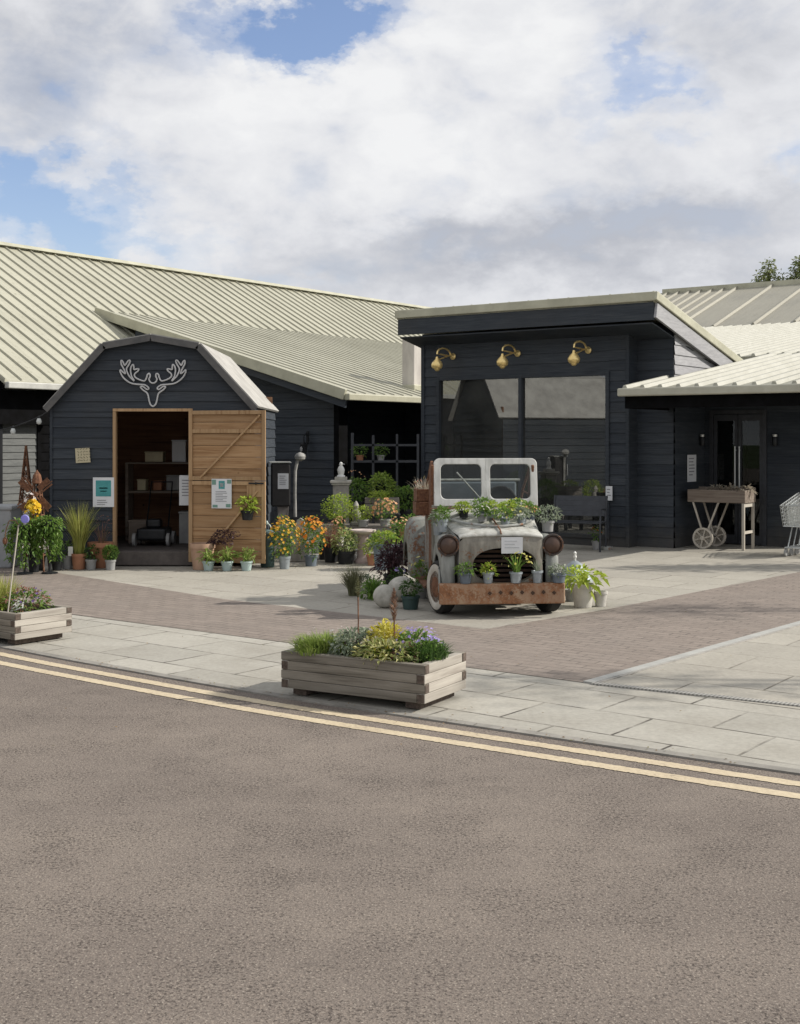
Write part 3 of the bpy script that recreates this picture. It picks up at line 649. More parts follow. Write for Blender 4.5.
for a, b, lab in ((.66, 1.26, 'small dark up and down light left of the shaded doorway'), (1.76, 1.44, 'small dark up and down light right of the shaded doorway')):
    p = T0+U*a+V*b+Vector((0, 0, 1.66)); t = thing('wall_light', lab, 'lamp', p, ANG)
    m = MB(); m.lathe([(.035, -.1), (.04, -.09), (.04, .03), (.035, .04)], 12); m.build('housing', BLACKM, t, True)
    m = MB(); m.lathe([(.034, .041), (.04, .075), (.0001, .085)], 12); m.build('cap', STEEL, t, True)

# ------------------------------------------------------------------ shed
SX, SY, SWd, SDp = -4.56, 16.3, 2.66, 2.6
sh = thing('shed', 'dark boarded garden shed with barn shaped roof and open doorway', 'shed', (SX, SY, 0), 0)
prof = [(0, 2.1), (.71, 2.88), (1.33, 2.99), (1.95, 2.88), (2.66, 2.1)]
gc = []
for i in range(4):
    a = Vector((prof[i][0], 0, prof[i][1])); b = Vector((prof[i+1][0], 0, prof[i+1][1])); t = b-a
    gc.append((a, Vector((-t.z, 0, t.x))))
m = MB(); m.clad((0, 0, .06), (1, 0, 0), (0, -1, 0), .82, 1.96, .135); m.clad((1.86, 0, .06), (1, 0, 0), (0, -1, 0), .8, 1.96, .135)
m.clad((0, 0, 2.02), (1, 0, 0), (0, -1, 0), 2.66, 1.0, .135); m.build('front_wall', NAVY, sh, cuts=gc)
m = MB(); m.clad((2.66, 0, .06), (0, 1, 0), (1, 0, 0), SDp, 2.04, .135); m.build('side_wall', NAVY, sh); m = MB(); m.clad((0, SDp, .06), (0, -1, 0), (-1, 0, 0), SDp, 2.04, .135); m.build('side_wall', NAVY, sh)
m = MB(); m.clad((2.66, SDp, .06), (-1, 0, 0), (0, 1, 0), 2.66, 2.95, .135); m.build('rear_wall', NAVY, sh, cuts=gc)
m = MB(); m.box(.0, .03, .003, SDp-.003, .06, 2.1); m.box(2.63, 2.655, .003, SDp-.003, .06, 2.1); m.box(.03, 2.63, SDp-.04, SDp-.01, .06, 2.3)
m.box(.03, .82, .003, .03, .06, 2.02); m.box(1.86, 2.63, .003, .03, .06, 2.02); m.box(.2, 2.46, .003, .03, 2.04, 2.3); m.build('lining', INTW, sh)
m = MB()
for i in range(4):
    a = Vector((prof[i][0], 0, prof[i][1])); b = Vector((prof[i+1][0], 0, prof[i+1][1])); t = (b-a).normalized(); n = Vector((-t.z, 0, t.x))
    if i == 0: a = a-t*.06
    if i == 3: b = b+t*.05
    a = a+n*.01; b = b+n*.01
    m.add([a+Vector((0, -.1, 0)), b+Vector((0, -.1, 0)), b+Vector((0, SDp+.1, 0)), a+Vector((0, SDp+.1, 0)), a+n*.03+Vector((0, -.1, 0)), b+n*.03+Vector((0, -.1, 0)), b+n*.03+Vector((0, SDp+.1, 0)), a+n*.03+Vector((0, SDp+.1, 0))],
          [(0, 3, 2, 1), (4, 5, 6, 7), (0, 1, 5, 4), (1, 2, 6, 5), (2, 3, 7, 6), (3, 0, 4, 7)])
m.build('roof', FELT, sh)
m = MB()
for i in range(4):
    a = Vector((prof[i][0], -.115, prof[i][1])); b = Vector((prof[i+1][0], -.115, prof[i+1][1])); t = (b-a).normalized()
    n = Vector((-t.z, 0, t.x))
    if i == 0: a = a-t*.07
    if i == 3: b = b+t*.06
    m.bar(a-n*.015, b-n*.015, .022, .08, n)
m.build('barge_board', FASC, sh)
m = MB(); m.box(.82, .86, -.035, .06, .2, 2.02); m.box(1.82, 1.86, -.035, .06, .2, 2.02); m.box(.82, 1.86, -.035, .06, 2.022, 2.06); m.build('door_frame', PINEZ, sh, bev=.004)
for x in (0, 2.625):
    m = MB(); m.box(x, x+.035, -.03, .0, .04, 2.07); m.build('corner_board', NAVY, sh)
m = MB(); m.box(.8, 1.88, -.06, .05, .02, .2); m.box(.03, 2.63, .05, SDp-.05, .15, .205); m.build('step', STEPW, sh, bev=.01)
# two-part stable door folded back
dl_ = bpy.data.objects.new('stable_door', None); C.objects.link(dl_); dl_.parent = sh; dl_.location = (1.83, -.06, 0); dl_.rotation_euler.z = R(-12)
LW = 1.04
def leaf_door(z0, z1, nm):
    m = MB(); nb = max(1, round((z1-z0)/.145)); ph = (z1-z0)/nb
    for i in range(nb): m.box(.005, LW-.005, -.022, -.006, z0+i*ph+.002, z0+(i+1)*ph-.002)
    o = m.build(nm, PINE, dl_, bev=.004)
    return o
leaf_door(.07, 1.12, 'lower_leaf'); leaf_door(1.13, 2.03, 'upper_leaf')
m = MB()
for z0, z1 in ((.07, 1.12), (1.13, 2.03)):
    m.box(.0, .05, -.05, -.023, z0, z1); m.box(LW-.05, LW, -.05, -.023, z0, z1); m.box(.05, LW-.05, -.049, -.023, z1-.05, z1); m.box(.05, LW-.05, -.049, -.023, z0, z0+.05)
m.box(.05, LW-.05, -.047, -.023, 1.74, 1.79)
m.bar((.16, -.036, 1.16), (LW-.07, -.036, 1.97), .024, .055, (0, 1, 0)); m.bar((.2, -.036, .13), (LW-.1, -.036, 1.0), .024, .055, (0, 1, 0))
m.box(LW-.25, LW-.05, -.046, -.023, .92, 1.07)
m.build('battens', PINEZ, dl_, bev=.003)
m = MB(); m.box(LW-.22, LW-.02, -.062, -.05, 1.085, 1.105); m.ball((LW-.12, -.07, 1.095), .018); m.build('latch', BLACKM, dl_)
# things inside the shed
t = thing('shelf_unit', 'rough wooden shelf with clutter inside the dark shed', 'shelf', (SX+.6, SY+1.7, .205))
m = MB(); m.box(0, 1.1, 0, .4, .68, .71); m.build('shelf', CARTW, t); m = MB(); m.box(0, 1.1, 0, .4, 1.1, 1.12); m.build('shelf', CARTW, t)
for x in (0, 1.06):
    m = MB(); m.box(x, x+.04, .02, .38, 0, .68); m.box(x, x+.04, .02, .38, .71, 1.1); m.build('upright', CARTW, t)
for i, (x, z, w_, h_, mt, lab) in enumerate(((.62, .92, .28, .2, GREYP, 'widest grey box on the shelf inside the shed'), (.12, .92, .12, .14, CREAMP, 'small cream tin at left on the shelf inside the shed'), (.35, .92, .12, .12, TERRA, 'small brown tin in the middle of the shed shelf'), (.66, 1.33, .2, .3, PAPER, 'pale upright carton on the top shelf inside the shed'), (.3, 1.33, .26, .13, CREAMP, 'low cream carton at left on the top shelf inside the shed'), (.86, .92, .12, .22, TEALP, 'narrow pale green tin at right on the shed shelf'))):
    m = MB(); m.box(-w_/2, w_/2, -.1, .1, 0, h_); m.box(-w_/2-.008, w_/2+.008, -.108, .108, h_, h_+.02)
    tag(m.build('storage_box', mt, loc=(SX+.6+x+.1, SY+1.88, z+.002+(.0 if z < 1 else .0)), bev=.008), lab, 'box')
t = thing('lawn_mower', 'dark push mower parked on the shed floor', 'mower', (SX+1.18, SY+.9, .205))
m = MB(); m.box(-.2, .2, -.25, .25, .08, .24); m.box(-.1, .1, -.1, .1, .24, .36); m.build('deck', BLACKM, t, bev=.03)
for sx in (-1, 1):
    for sy in (-1, 1):
        m = MB(); m.lathe([(.0001, -.02), (.09, -.02), (.09, .02), (.0001, .02)], 14, (sx*.23, sy*.2, .09), Matrix.Rotation(R(90), 3, 'Y')); m.build('wheel', GREYP, t)
m = MB(); m.tube([(-.15, .2, .2), (-.15, .55, .85), (.15, .55, .85), (.15, .2, .2)], .012, 6); m.build('handle', BLACKM, t)

# stag head outline sign
st1 = [(100, 215), (125, 265), (165, 305), (220, 335), (300, 345), (350, 350), (388, 380), (370, 395), (330, 365), (305, 370), (330, 400), (375, 435), (390, 500), (405, 545), (430, 565)]
st2 = [(100, 215), (105, 198), (130, 222), (155, 235), (138, 190), (112, 140), (112, 105), (128, 115), (145, 152), (160, 140), (185, 105), (202, 108), (192, 140), (166, 185), (172, 220), (195, 265), (242, 310)]
st3 = [(242, 305), (215, 260), (205, 200), (215, 160), (232, 145), (238, 170), (240, 195), (265, 190), (288, 190), (280, 210), (250, 235), (245, 260), (270, 285), (340, 310), (365, 280), (375, 245), (395, 235), (402, 262), (390, 292), (405, 322), (430, 332)]
DS = SY-.045
m = MB()
for stp in (st1, st2, st3):
    for mir in (0, 1):
        pts = [P(110+((860-a) if mir else a)/10, 350+b/10, DS) for a, b in stp]
        pp = smooth_line([(p.x, p.z) for p in pts], 3); m.tube([(p.x, DS, p.y) for p in pp], .0105, 6)
tag(m.build('stag_sign', WIREM, smooth=True), 'white outline of a stag head with antlers above the shed door', 'sign')

# flat notices
def notice(name, label, o, ax, nr, w, h, marks, mat=PAPER, cat='notice'):
    """o = lower-left corner on the wall, ax along it, nr outwards; marks = (x0,x1,z0,z1,mat)"""
    o = Vector(o); ax = Vector(ax).normalized(); nr = Vector(nr).normalized(); Z = Vector((0, 0, 1))
    t = thing(name, label, cat, o, math.atan2(ax.y, ax.x))
    M_ = MB(); M_.box(0, w, -.006, 0, 0, h); M_.build('sheet', mat, t)
    by = {}
    for x0, x1, z0, z1, mt in marks: by.setdefault(mt.name, (mt, MB()))[1].box(x0*w, x1*w, -.0085, -.0065, z0*h, z1*h)
    for mt, mm in by.values(): mm.build('print', mt, t)
    return t
X = Vector((1, 0, 0)); NY = Vector((0, -1, 0))
def txt(x0, x1, zt, n, step, mt=INK):
    r = random.Random(n*7+int(zt*100)); return [(x0, x0+(x1-x0)*r.uniform(.6, 1), zt-i*step-step*.35, zt-i*step, mt) for i in range(n)]
p = P(93, 507, SY-.032)
notice('notice', 'white poster with teal square on the shed wall left of the doorway', p, X, NY, .275, .385, [(.14, .86, .36, .9, TEAL), (.3, .7, .62, .66, PAPER), (.35, .65, .52, .55, PAPER)]+txt(.2, .8, .24, 3, .07))
# cream pattern tile
t = notice('wall_tile', 'small square cream and black patterned tile on the shed wall', P(76, 463, SY-.032), X, NY, .19, .19, [], CREAMP, 'tile'); t.rotation_euler.y = R(-3)
rng = random.Random(3); m = MB()
for i in range(5):
    for j in range(5):
        cx, cz = .02+.0375*i+.018, .02+.0375*j+.01; a = rng.choice((0, 45, 90, 135)); q = Vector((math.cos(R(a)), 0, math.sin(R(a))))*.014
        m.bar(Vector((cx, -.0085, cz))-q, Vector((cx, -.0085, cz))+q, .003, .009, (0, 1, 0))
m.build('pattern', DARK, t)
dang = R(-12); dax = Vector((math.cos(dang), math.sin(dang), 0)); dn = Vector((dax.y, -dax.x, 0))
do = Vector((SX+1.83, SY-.06, 0))
notice('notice', 'white sheet with green floral corners pinned to the pine door', do+dax*.32+dn*.052+Vector((0, 0, .77)), dax, dn, .27, .38,
       [(.36, .66, .66, .93, TEAL), (.42, .6, .72, .86, PAPER), (.02, .22, .8, .97, GREENI), (.78, .98, .84, .97, GREENI), (.05, .3, .03, .12, GREENI), (.72, .95, .04, .15, GREENI)]+txt(.2, .8, .58, 7, .055))
notice('notice', 'pale laminated sheet hanging inside the shed doorway', (SX+1.62, SY+.35, .78), X, NY, .24, .4, txt(.15, .85, .85, 6, .1), PAPER)
p = T0+U*.625+V*.75+Vector((0, 0, 1.0))
notice('notice', 'tall white notice on the shaded wall left of the entrance doors', p, V, U, .34, .42, txt(.15, .85, .88, 6, .12), PAPER)

# ------------------------------------------------------------------ timber planters
def planter(label, loc, rz, Lx, Wy, H, group):
    t = thing('planter', label, 'planter', loc, rz, group)
    n = 4; ph = H/n; th = .055; z0 = .045
    fr, en, eg = (MB(), MB()), (MB(), MB()), {}
    for i in range(n):
        a, b = z0+i*ph+.001, z0+(i+1)*ph-.001
        lap = (i % 2 == 0)
        fx0, fx1 = (0, Lx) if not lap else (th, Lx-th)
        fr[0].box(fx0+.001, fx1-.001, 0, th, a, b); fr[1].box(fx0+.001, fx1-.001, Wy-th, Wy, a, b)
        ey0, ey1 = (th, Wy-th) if not lap else (0, Wy)
        en[0].box(0, th, ey0+.001, ey1-.001, a, b); en[1].box(Lx-th, Lx, ey0+.001, ey1-.001, a, b)
        for x in (0, Lx):
            for y in (0, Wy):
                s = 1 if x else -1; sy = 1 if y else -1
                if not lap:
                    y0 = y if y == 0 else y-th
                    eg.setdefault((x, y), MB()).box(x-.0005 if s > 0 else x-.0025, x+.0025 if s > 0 else x+.0005, y0+.004, y0+th-.004, a+.003, b-.003)
                else:
                    x0 = x if x == 0 else x-th
                    eg.setdefault((x, y), MB()).box(x0+.004, x0+th-.004, y-.0005 if sy > 0 else y-.0025, y+.0025 if sy > 0 else y+.0005, a+.003, b-.003)
    for q in fr: q.build('side_boards', PLANK, t, bev=.004)
    for q in en: q.build('end_boards', PLANKY, t, bev=.004)
    for q in eg.values(): q.build('end_grain', ENDGR, t)
    for x in (.06, Lx-.16):
        m = MB(); m.box(x, x+.1, .05, Wy-.05, 0, z0-.002); m.build('foot', ENDGR, t)
    m = MB(); k = 10
    r = random.Random(int(Lx*100)); vs = [(th+(Lx-2*th)*i/k, th+(Wy-2*th)*j/4, z0+H-.04+r.uniform(-.015, .02)) for i in range(k+1) for j in range(5)]
    m.add(vs, [(i*5+j, (i+1)*5+j, (i+1)*5+j+1, i*5+j+1) for i in range(k) for j in range(4)]); m.build('soil', SOIL, t)
    return t, z0+H
def clump(name, label, par_loc, rz, c, parts, group=None, cat='plant'):
    """parts: (partname, material, builder)"""
    pos = Matrix.Rotation(rz, 3, 'Z') @ Vector(c)+Vector(par_loc)
    t = thing(name, label, cat, pos, rz, group)
    for pn, mt, mb in parts: mb.build(pn, mt, t, recalc=False)
    return t
rng = random.Random(11)
RP = R(-29.5)
PL = Vector((-.765, 8.05, .012)); fp, FZ = planter('weathered grey timber planter in the foreground filled with yellow and violet plants', PL, RP, 1.05, .56, .235, 'timber planters along the kerb')
gp = 'plants in the foreground planter'
zb = FZ-.03
def ml(*a, **k): return MB().leaves(*a, rng, **k)
stems = MB().blades((0, 0, 0), 26, .1, .1, .006, rng, .1)
clump('heather_plant', 'low bright green heather at the left end of the foreground planter', PL, RP, (.2, .22, zb+.02), [
    ('foliage', leafmat('heather_leaves', [(.11, .16, .03), (.16, .21, .045), (.08, .12, .025), (.2, .23, .07)]), MB().blades((0, 0, 0), 560, .13, .15, .008, rng, .17).blades((-.1, -.05, 0), 260, .11, .14, .008, rng, .09).blades((-.02, -.15, 0), 200, .08, .11, .008, rng, .12)), ('flowers', FWHI, MB().flowers((0, .05, .1), (.16, .1, .05), 14, .016, rng))], gp)
clump('silver_plant', 'grey green leafy plant with dark seed heads in the foreground planter', PL, RP, (.43, .24, zb), [
    ('foliage', SAGE, ml((0, -.02, .06), (.17, .2, .11), 620, .05, .02, clump=9)), ('seed_heads', PURP, MB().flowers((0, 0, .09), (.1, .1, .07), 22, .026, rng))], gp)
clump('yellow_shrub', 'yellow leaved upright plant in the middle of the foreground planter', PL, RP, (.63, .28, zb), [
    ('foliage', leafmat('golden_leaves', [(.5, .42, .05), (.62, .55, .1), (.38, .36, .05), (.7, .64, .2)]), ml((0, 0, .11), (.12, .13, .13), 420, .05, .019, clump=7).blades((0, 0, .08), 40, .16, .13, .012, rng, .05)),
    ('lower_leaves', LIME, ml((0, -.05, .03), (.15, .14, .07), 260, .05, .02))], gp)
clump('variegated_plant', 'cream and green trailing plant spilling at the front of the foreground planter', PL, RP, (.7, .13, zb), [
    ('foliage', leafmat('cream_green_leaves', [(.3, .3, .1), (.45, .42, .2), (.14, .18, .05), (.5, .48, .28)]), ml((0, -.02, .05), (.24, .12, .09), 560, .045, .019))], gp)
clump('violet_pansies', 'violet flowers with russet leaves in the foreground planter', PL, RP, (.83, .3, zb), [
    ('foliage', GRN, ml((0, 0, .06), (.17, .18, .11), 360, .05, .022)), ('russet_leaves', RUSSET, ml((.02, -.1, .04), (.13, .08, .08), 120, .05, .02)),
    ('flowers', FVIO, MB().flowers((0, 0, .09), (.15, .17, .11), 90, .024, rng))], gp)
clump('low_conifer', 'low dark green cushion plant at the right end of the foreground planter', PL, RP, (.945, .24, zb+.03), [
    ('foliage', DGRN, MB().blades((0, 0, .0), 420, .12, .12, .009, rng, .12)), ('tips', GRN, ml((0, 0, .035), (.11, .16, .08), 320, .03, .012))], gp)
def stake(label, base, top, head, mat, rz=0):
    t = thing('plant_stake', label, 'garden stake', base)
    b = Vector(base); m = MB(); m.tube([Vector((0, 0, 0)), (Vector(top)-b)*.5+Vector((.004, 0, 0)), Vector(top)-b], .0045, 6); m.build('stem', RUST, t, True)
    m = MB(); h = Vector(top)-b
    for i in range(170):
        k = rng.random(); p = h+Vector((0, 0, (k-.35)*head[1])); a = rng.uniform(0, 6.3); rr = head[0]*math.sin(math.pi*min(1, k*.92+.08))
        d = Vector((math.cos(a)*rr, math.sin(a)*rr, head[1]*.16)); m.leaf(p-Vector((0, 0, 0)), d, d.length, .008, rng, 0)
    m.build('plume', mat, t, recalc=False); return t
def inplanter(c): return Matrix.Rotation(RP, 3, 'Z') @ Vector(c)+PL
b1 = P(357.5, 652, 8.05); stake('thin stake with a soft grassy plume on the left of the foreground planter', b1, P(358, 592, b1.y), (.03, .12), GPLUME)
b2 = P(393.5, 655, 7.9); stake('stake with a rusty brown feathery plume on the right of the foreground planter', b2, P(394, 612, b2.y), (.035, .2), PLUME)

RQ = R(-37)
lx, wy = 1.3, .56
cr = Vector((-3.06, 9.93, .012))            # near right corner
PQ = cr-Matrix.Rotation(RQ, 3, 'Z') @ Vector((lx, 0, 0)); lp, LZ = planter('weathered grey timber planter at the left edge with a leaning stake', PQ, RQ, lx, wy, .21, 'timber planters along the kerb')
g2 = 'plants in the left planter'; zq = LZ-.03
clump('grassy_plant', 'straw coloured tufted plant at the left edge of the left planter', PQ, RQ, (.72, .25, zq), [('foliage', STRAW, MB().blades((0, 0, 0), 300, .32, .16, .009, rng, .14)), ('lower_leaves', LIME, ml((0, -.1, .05), (.2, .14, .1), 200, .05, .018))], g2)
clump('russet_plant', 'russet and green plant with dark violet flowers in the left planter', PQ, RQ, (1.05, .3, zq), [('foliage', GRN, ml((0, 0, .06), (.2, .2, .11), 330, .05, .02, clump=8)), ('russet_leaves', RUSSET, ml((-.02, 0, .09), (.19, .17, .1), 200, .045, .018)),
      ('flowers', leafmat('dark_violet', [(.12, .07, .2), (.16, .1, .28)]), MB().flowers((.06, 0, .1), (.15, .14, .09), 16, .026, rng))], g2)
m = MB(); m.add([(0, 0, 0), (.1, .03, .03), (.085, .1, .1), (-.01, .07, .08)], [(0, 1, 2, 3)]); 
t = tag(m.build('plant_tag', WHITE, loc=P(10, 612, 10.25), recalc=False), 'white plastic plant tag lying among the left planter leaves', 'tag')
md = t.modifiers.new('thick', 'SOLIDIFY'); md.thickness = .003
bq = P(7, 612, 10.05); t = thing('plant_stake', 'tall leaning garden stake with purple disc and hooked top in the left planter', 'garden stake', bq)
def rel(x, y, d=10.05): return P(x, y, d)-bq
m = MB(); m.tube([Vector((0, 0, -.06)), rel(13, 570), rel(18.5, 525)], .006, 6); m.build('stem', CARTL, t, True)
m = MB(); m.tube([rel(18.5, 525), rel(15, 520), rel(9, 521), rel(6, 530), rel(5, 538)], .004, 6); m.ball(rel(5, 541), .02, .02, .03); m.build('hook', RUST, t, True)
m = MB(); m.lathe([(.0001, -.012), (.03, -.01), (.036, 0), (.03, .01), (.0001, .012)], 16, rel(25, 519), Matrix.Rotation(R(90), 3, 'X')); m.build('disc', leafmat('violet_disc', [(.2, .2, .42), (.24, .23, .5)]), t, True)

# ------------------------------------------------------------------ pots and plants
POTG = 'potted plants in front of the buildings'
def pot_parts(t, h, rt, rb, mat, rim=.012, n=20):
    m = MB(); m.lathe([(rb, 0), (rt-.004, h*.82), (rt+rim*.4, h*.82), (rt+rim*.4, h), (rt-.012, h), (rt-.02, h*.8)], n); m.build('pot', mat, t, True)
    m = MB(); m.lathe([(rt-.015, h*.84), (rt*.5, h*.9), (.0001, h*.92)], 14); m.build('soil', SOIL, t, True)
def potted(label, loc, pot, parts, group=POTG, name='potted_plant', cat='potted plant'):
    t = thing(name, label, cat, loc, rng.uniform(0, 6.3), group)
    h = 0
    if pot: pot_parts(t, *pot); h = pot[0]
    for pn, mt, mb in parts(h): mb.build(pn, mt, t, recalc=False)
    return t
def bushy(mat, r, rz, n, ln=.05, wd=.022, up=.7, **k):
    return lambda h: [('foliage', mat, MB().leaves((0, 0, h+rz*up), (r, r, rz), n, ln, wd, rng, **k).blades((0, 0, h*.9), 10, rz, r*.5, .006, rng))]
def flowered(mat, fm, r, rz, n, nf, fs, ln=.05, wd=.02, up=.8):
    return lambda h: [('foliage', mat, MB().leaves((0, 0, h+rz*up), (r, r, rz), n, ln, wd, rng, shell=.3, clump=10)), ('flowers', fm, MB().flowers((0, 0, h+rz*up), (r, r, rz), nf, fs, rng))]
def grassy(mat, n, hh, sp, wd, **k):
    return lambda h: [('blades', mat, MB().blades((0, 0, h*.9), n, hh, sp, wd, rng, **k))]
def dgr(x, d): return Vector(((x-CX)/FPX*d, d, .008))
# left of the doorway
potted('small green plant in a grey bucket left of the tall grass pot', dgr(67, 15.95), (.17, .075, .06, GREYP), bushy(GRN, .09, .1, 90))
m = MB(); m.box(-.03, .03, -.003, .003, 0, .12); tag(m.build('plant_tag', WHITE, loc=dgr(70.5, 15.85)+Vector((0, 0, .17))), 'white plant tag stuck in the grey bucket by the shed', 'tag')
potted('tall straw coloured ornamental grass in a terracotta pot by the shed', dgr(79, 15.9), (.2, .095, .075, TERRA), grassy(STRAW, 330, .72, .30, .010, base=.06))
potted('small dark plant in a grey pot in front of the wide terracotta pot', dgr(91, 15.85), (.13, .07, .055, GREYP), bushy(DGRN, .09, .1, 130))
potted('wide rimmed terracotta pot with sparse russet twigs left of the doorway', dgr(100.5, 16.05), (.33, .155, .065, TERRA, .02), lambda h: [('twigs', RUSSET, MB().blades((-.02, 0, h*.9), 40, .34, .2, .005, rng, .08).leaves((-.04, 0, h+.2), (.16, .1, .16), 50, .03, .012, rng))])
potted('clipped round box ball in a grey pot beside the shed doorway', dgr(110.5, 15.8), (.13, .065, .055, GREYP), lambda h: [('foliage', GRN, MB().leaves((0, 0, h+.085), (.10, .10, .10), 900, .022, .013, rng, shell=.85, droop=0)), ('inner', DGRN, MB().leaves((0, 0, h+.085), (.085, .085, .085), 300, .03, .02, rng, shell=.6))])
# right of the doorway, below the door leaf
potted('large pale terracotta pot with a leaning dark purple plant by the pine door', dgr(202.5, 15.9), (.33, .155, .12, PALETERRA, .02), lambda h: [])
pt = thing('trailing_plant', 'dark purple leafy stems leaning across the lower pine door', 'plant', dgr(204, 15.86)+Vector((0, 0, .3)))
m = MB()
for i in range(16):
    a = rng.uniform(.05, 1.1); ln = rng.uniform(.25, .5); pts = [Vector((0, 0, 0)), Vector((ln*.5*math.cos(a*.7), rng.uniform(-.05, .02), ln*.55*math.sin(a))), Vector((ln*math.cos(a*.6), rng.uniform(-.08, .02), ln*.62*math.sin(a)))]
    m.tube(pts, .003, 4)
    for k in range(11):
        tt = rng.uniform(.25, 1); p = pts[0].lerp(pts[1], tt*2) if tt < .5 else pts[1].lerp(pts[2], tt*2-1)
        m.leaf(p, Vector((rng.gauss(0, 1), rng.gauss(-.3, .6), rng.gauss(.2, .7))), .045, .025, rng)
m.build('foliage', PURP, pt, recalc=False)
hx = None
for x, lab in ((208.5, 'leftmost of three leafy plants in pale green pots below the pine door'), (227, 'middle one of three leafy plants in pale green pots below the pine door'), (246.5, 'rightmost of three leafy plants in pale green pots below the pine door')):
    potted(lab, dgr(x, 15.72), (.12, .075, .055, TEALP), lambda h: [('foliage', leafmat('hosta_leaves', [(.16, .22, .05), (.24, .3, .08), (.1, .16, .03), (.34, .36, .14)]), MB().blades((0, 0, h*.9), 46, .17, .15, .032, rng, .03).leaves((0, 0, h+.07), (.12, .12, .08), 60, .075, .03, rng))], 'pale green pots below the pine door')
t = potted('lime green plant in a dark pot hanging on the pine door', do+dax*.83+dn*.13+Vector((0, 0, .63)), (.12, .085, .065, BLACKM), bushy(LIME, .13, .11, 170, .06, .03))
# churn, machine, flowers
t = thing('milk_churn', 'dark teal metal churn with small lid beside the pine door', 'churn', dgr(267.5, 16.15))
m = MB(); m.lathe([(.085, 0), (.09, .02), (.088, .4), (.07, .44), (.07, .45)], 20); m.build('body', GREEND, t, True)
m = MB(); m.lathe([(.1, .43), (.1, .445), (.06, .475), (.0001, .49)], 20); m.build('lid', plain('teal_lid', (.12, .18, .18), (.08, .13, .13), 7, .45), t, True)
m = MB(); m.tube([(-.03, 0, .485), (-.03, 0, .54), (0, 0, .57), (.03, 0, .54), (.05, 0, .5)], .01, 6); m.ball((-.01, 0, .57), .02, .02, .03); m.build('handle', TEALP, t, True)
potted('yellow and orange flowering plant in a pale metal bucket beside the teal churn', dgr(284.5, 15.95), (.16, .075, .06, ZINC), flowered(GRN, FYEL, .19, .27, 620, 150, .042))
potted('orange flowering plant in a slate blue pot left of the russet grass', dgr(311, 16.3), (.14, .085, .07, BLUEP), flowered(GRN, FORA, .19, .27, 600, 160, .042))
potted('russet feathery plant in a black pot between orange flowers and pale shrub', dgr(331, 16.8), (.2, .1, .08, BLACKM), lambda h: [('foliage', RUSSET, MB().blades((0, 0, h*.9), 200, .36, .2, .007, rng, .07).leaves((0, 0, h+.18), (.15, .15, .16), 200, .04, .012, rng))])
potted('cream edged leafy shrub in a black pot left of the bird bath', dgr(346, 16.6), (.17, .12, .1, BLACKM), bushy(leafmat('cream_edge_leaves', [(.3, .32, .12), (.42, .42, .2), (.15, .2, .06), (.2, .25, .08)]), .19, .17, 330, .055, .026))
t = thing('old_machine', 'dark old iron machine on a flared foot standing behind the yellow flowers', 'machine', dgr(283, 17.8), R(8))
m = MB(); m.lathe([(.2, 0), (.2, .04), (.13, .2), (.085, .5), (.1, .72), (.12, .74)], 4, (0, 0, 0), Matrix.Rotation(R(45), 3, 'Z'), 1.2, 1.); m.build('foot', plain('worn_iron', (.2, .18, .17), (.1, .09, .085), 6, .6), t)
m = MB(); m.box(-.17, .1, -.12, .12, .7, 1.31); m.build('body', PUMPM, t, bev=.02)
m = MB(); m.box(-.2, .11, -.14, .14, 1.315, 1.335); m.build('top_plate', GALV, t, bev=.008)
m = MB(); m.tube([(.17, -.05, .55), (.165, -.05, .9), (.17, -.05, 1.2), (.2, -.05, 1.34), (.26, -.05, 1.4), (.32, -.05, 1.42)], .024, 10); m.build('pale_post', plain('chalky_paint', (.36, .35, .33), (.2, .2, .19), 9, .7), t, True)
m = MB(); m.lathe([(.02, -.03), (.07, 0), (.08, .04), (.055, .08), (.0001, .1)], 14, (.24, -.05, 1.37)); m.build('hood', MATS['chalky_paint'], t, True)
tt = notice('notice', 'small white notice on the old iron machine', dgr(283, 17.8)+Vector((-.06, -.135, .95)), X, NY, .15, .22, txt(.15, .85, .85, 5, .13))
m = MB(); m.box(-.07, .07, -.02, .02, 0, .2); m.prism([(-.07, .2), (.07, .2), (.05, .3), (0, .33), (-.05, .3)], -.02, .02, SWAP); m.box(-.03, .03, -.028, -.02, .1, .2)
tag(m.build('stone_plaque', PALESTONE, loc=dgr(300.5, 16.9)+Vector((0, 0, .26)), bev=.008), 'small pale carved stone plaque propped among the orange flowers', 'plaque')
m = MB(); m.box(-.12, .12, -.1, .1, 0, .26); tag(m.build('plinth_block', STONE, loc=dgr(300.5, 16.95), bev=.01), 'low grey stone block under the carved plaque', 'block')
t = thing('wall_lantern', 'small black lantern on the dark gable wall behind the iron machine', 'lamp', P(308, 455, 23.55), ANG)
m = MB(); m.lathe([(.05, 0), (.075, .2), (.0001, .27)], 6, (0, -.12, 0)); m.build('lantern', BLACKM, t); m = MB(); m.tube([(0, 0, .34), (0, -.06, .4), (0, -.12, .36), (0, -.12, .26)], .012, 6); m.box(-.03, .03, -.02, 0, .2, .45); m.build('bracket', BLACKM, t)
m = MB(); m.ball((0, -.195, .11), .03, .02, .05); m.build('glass', GREYP, t)
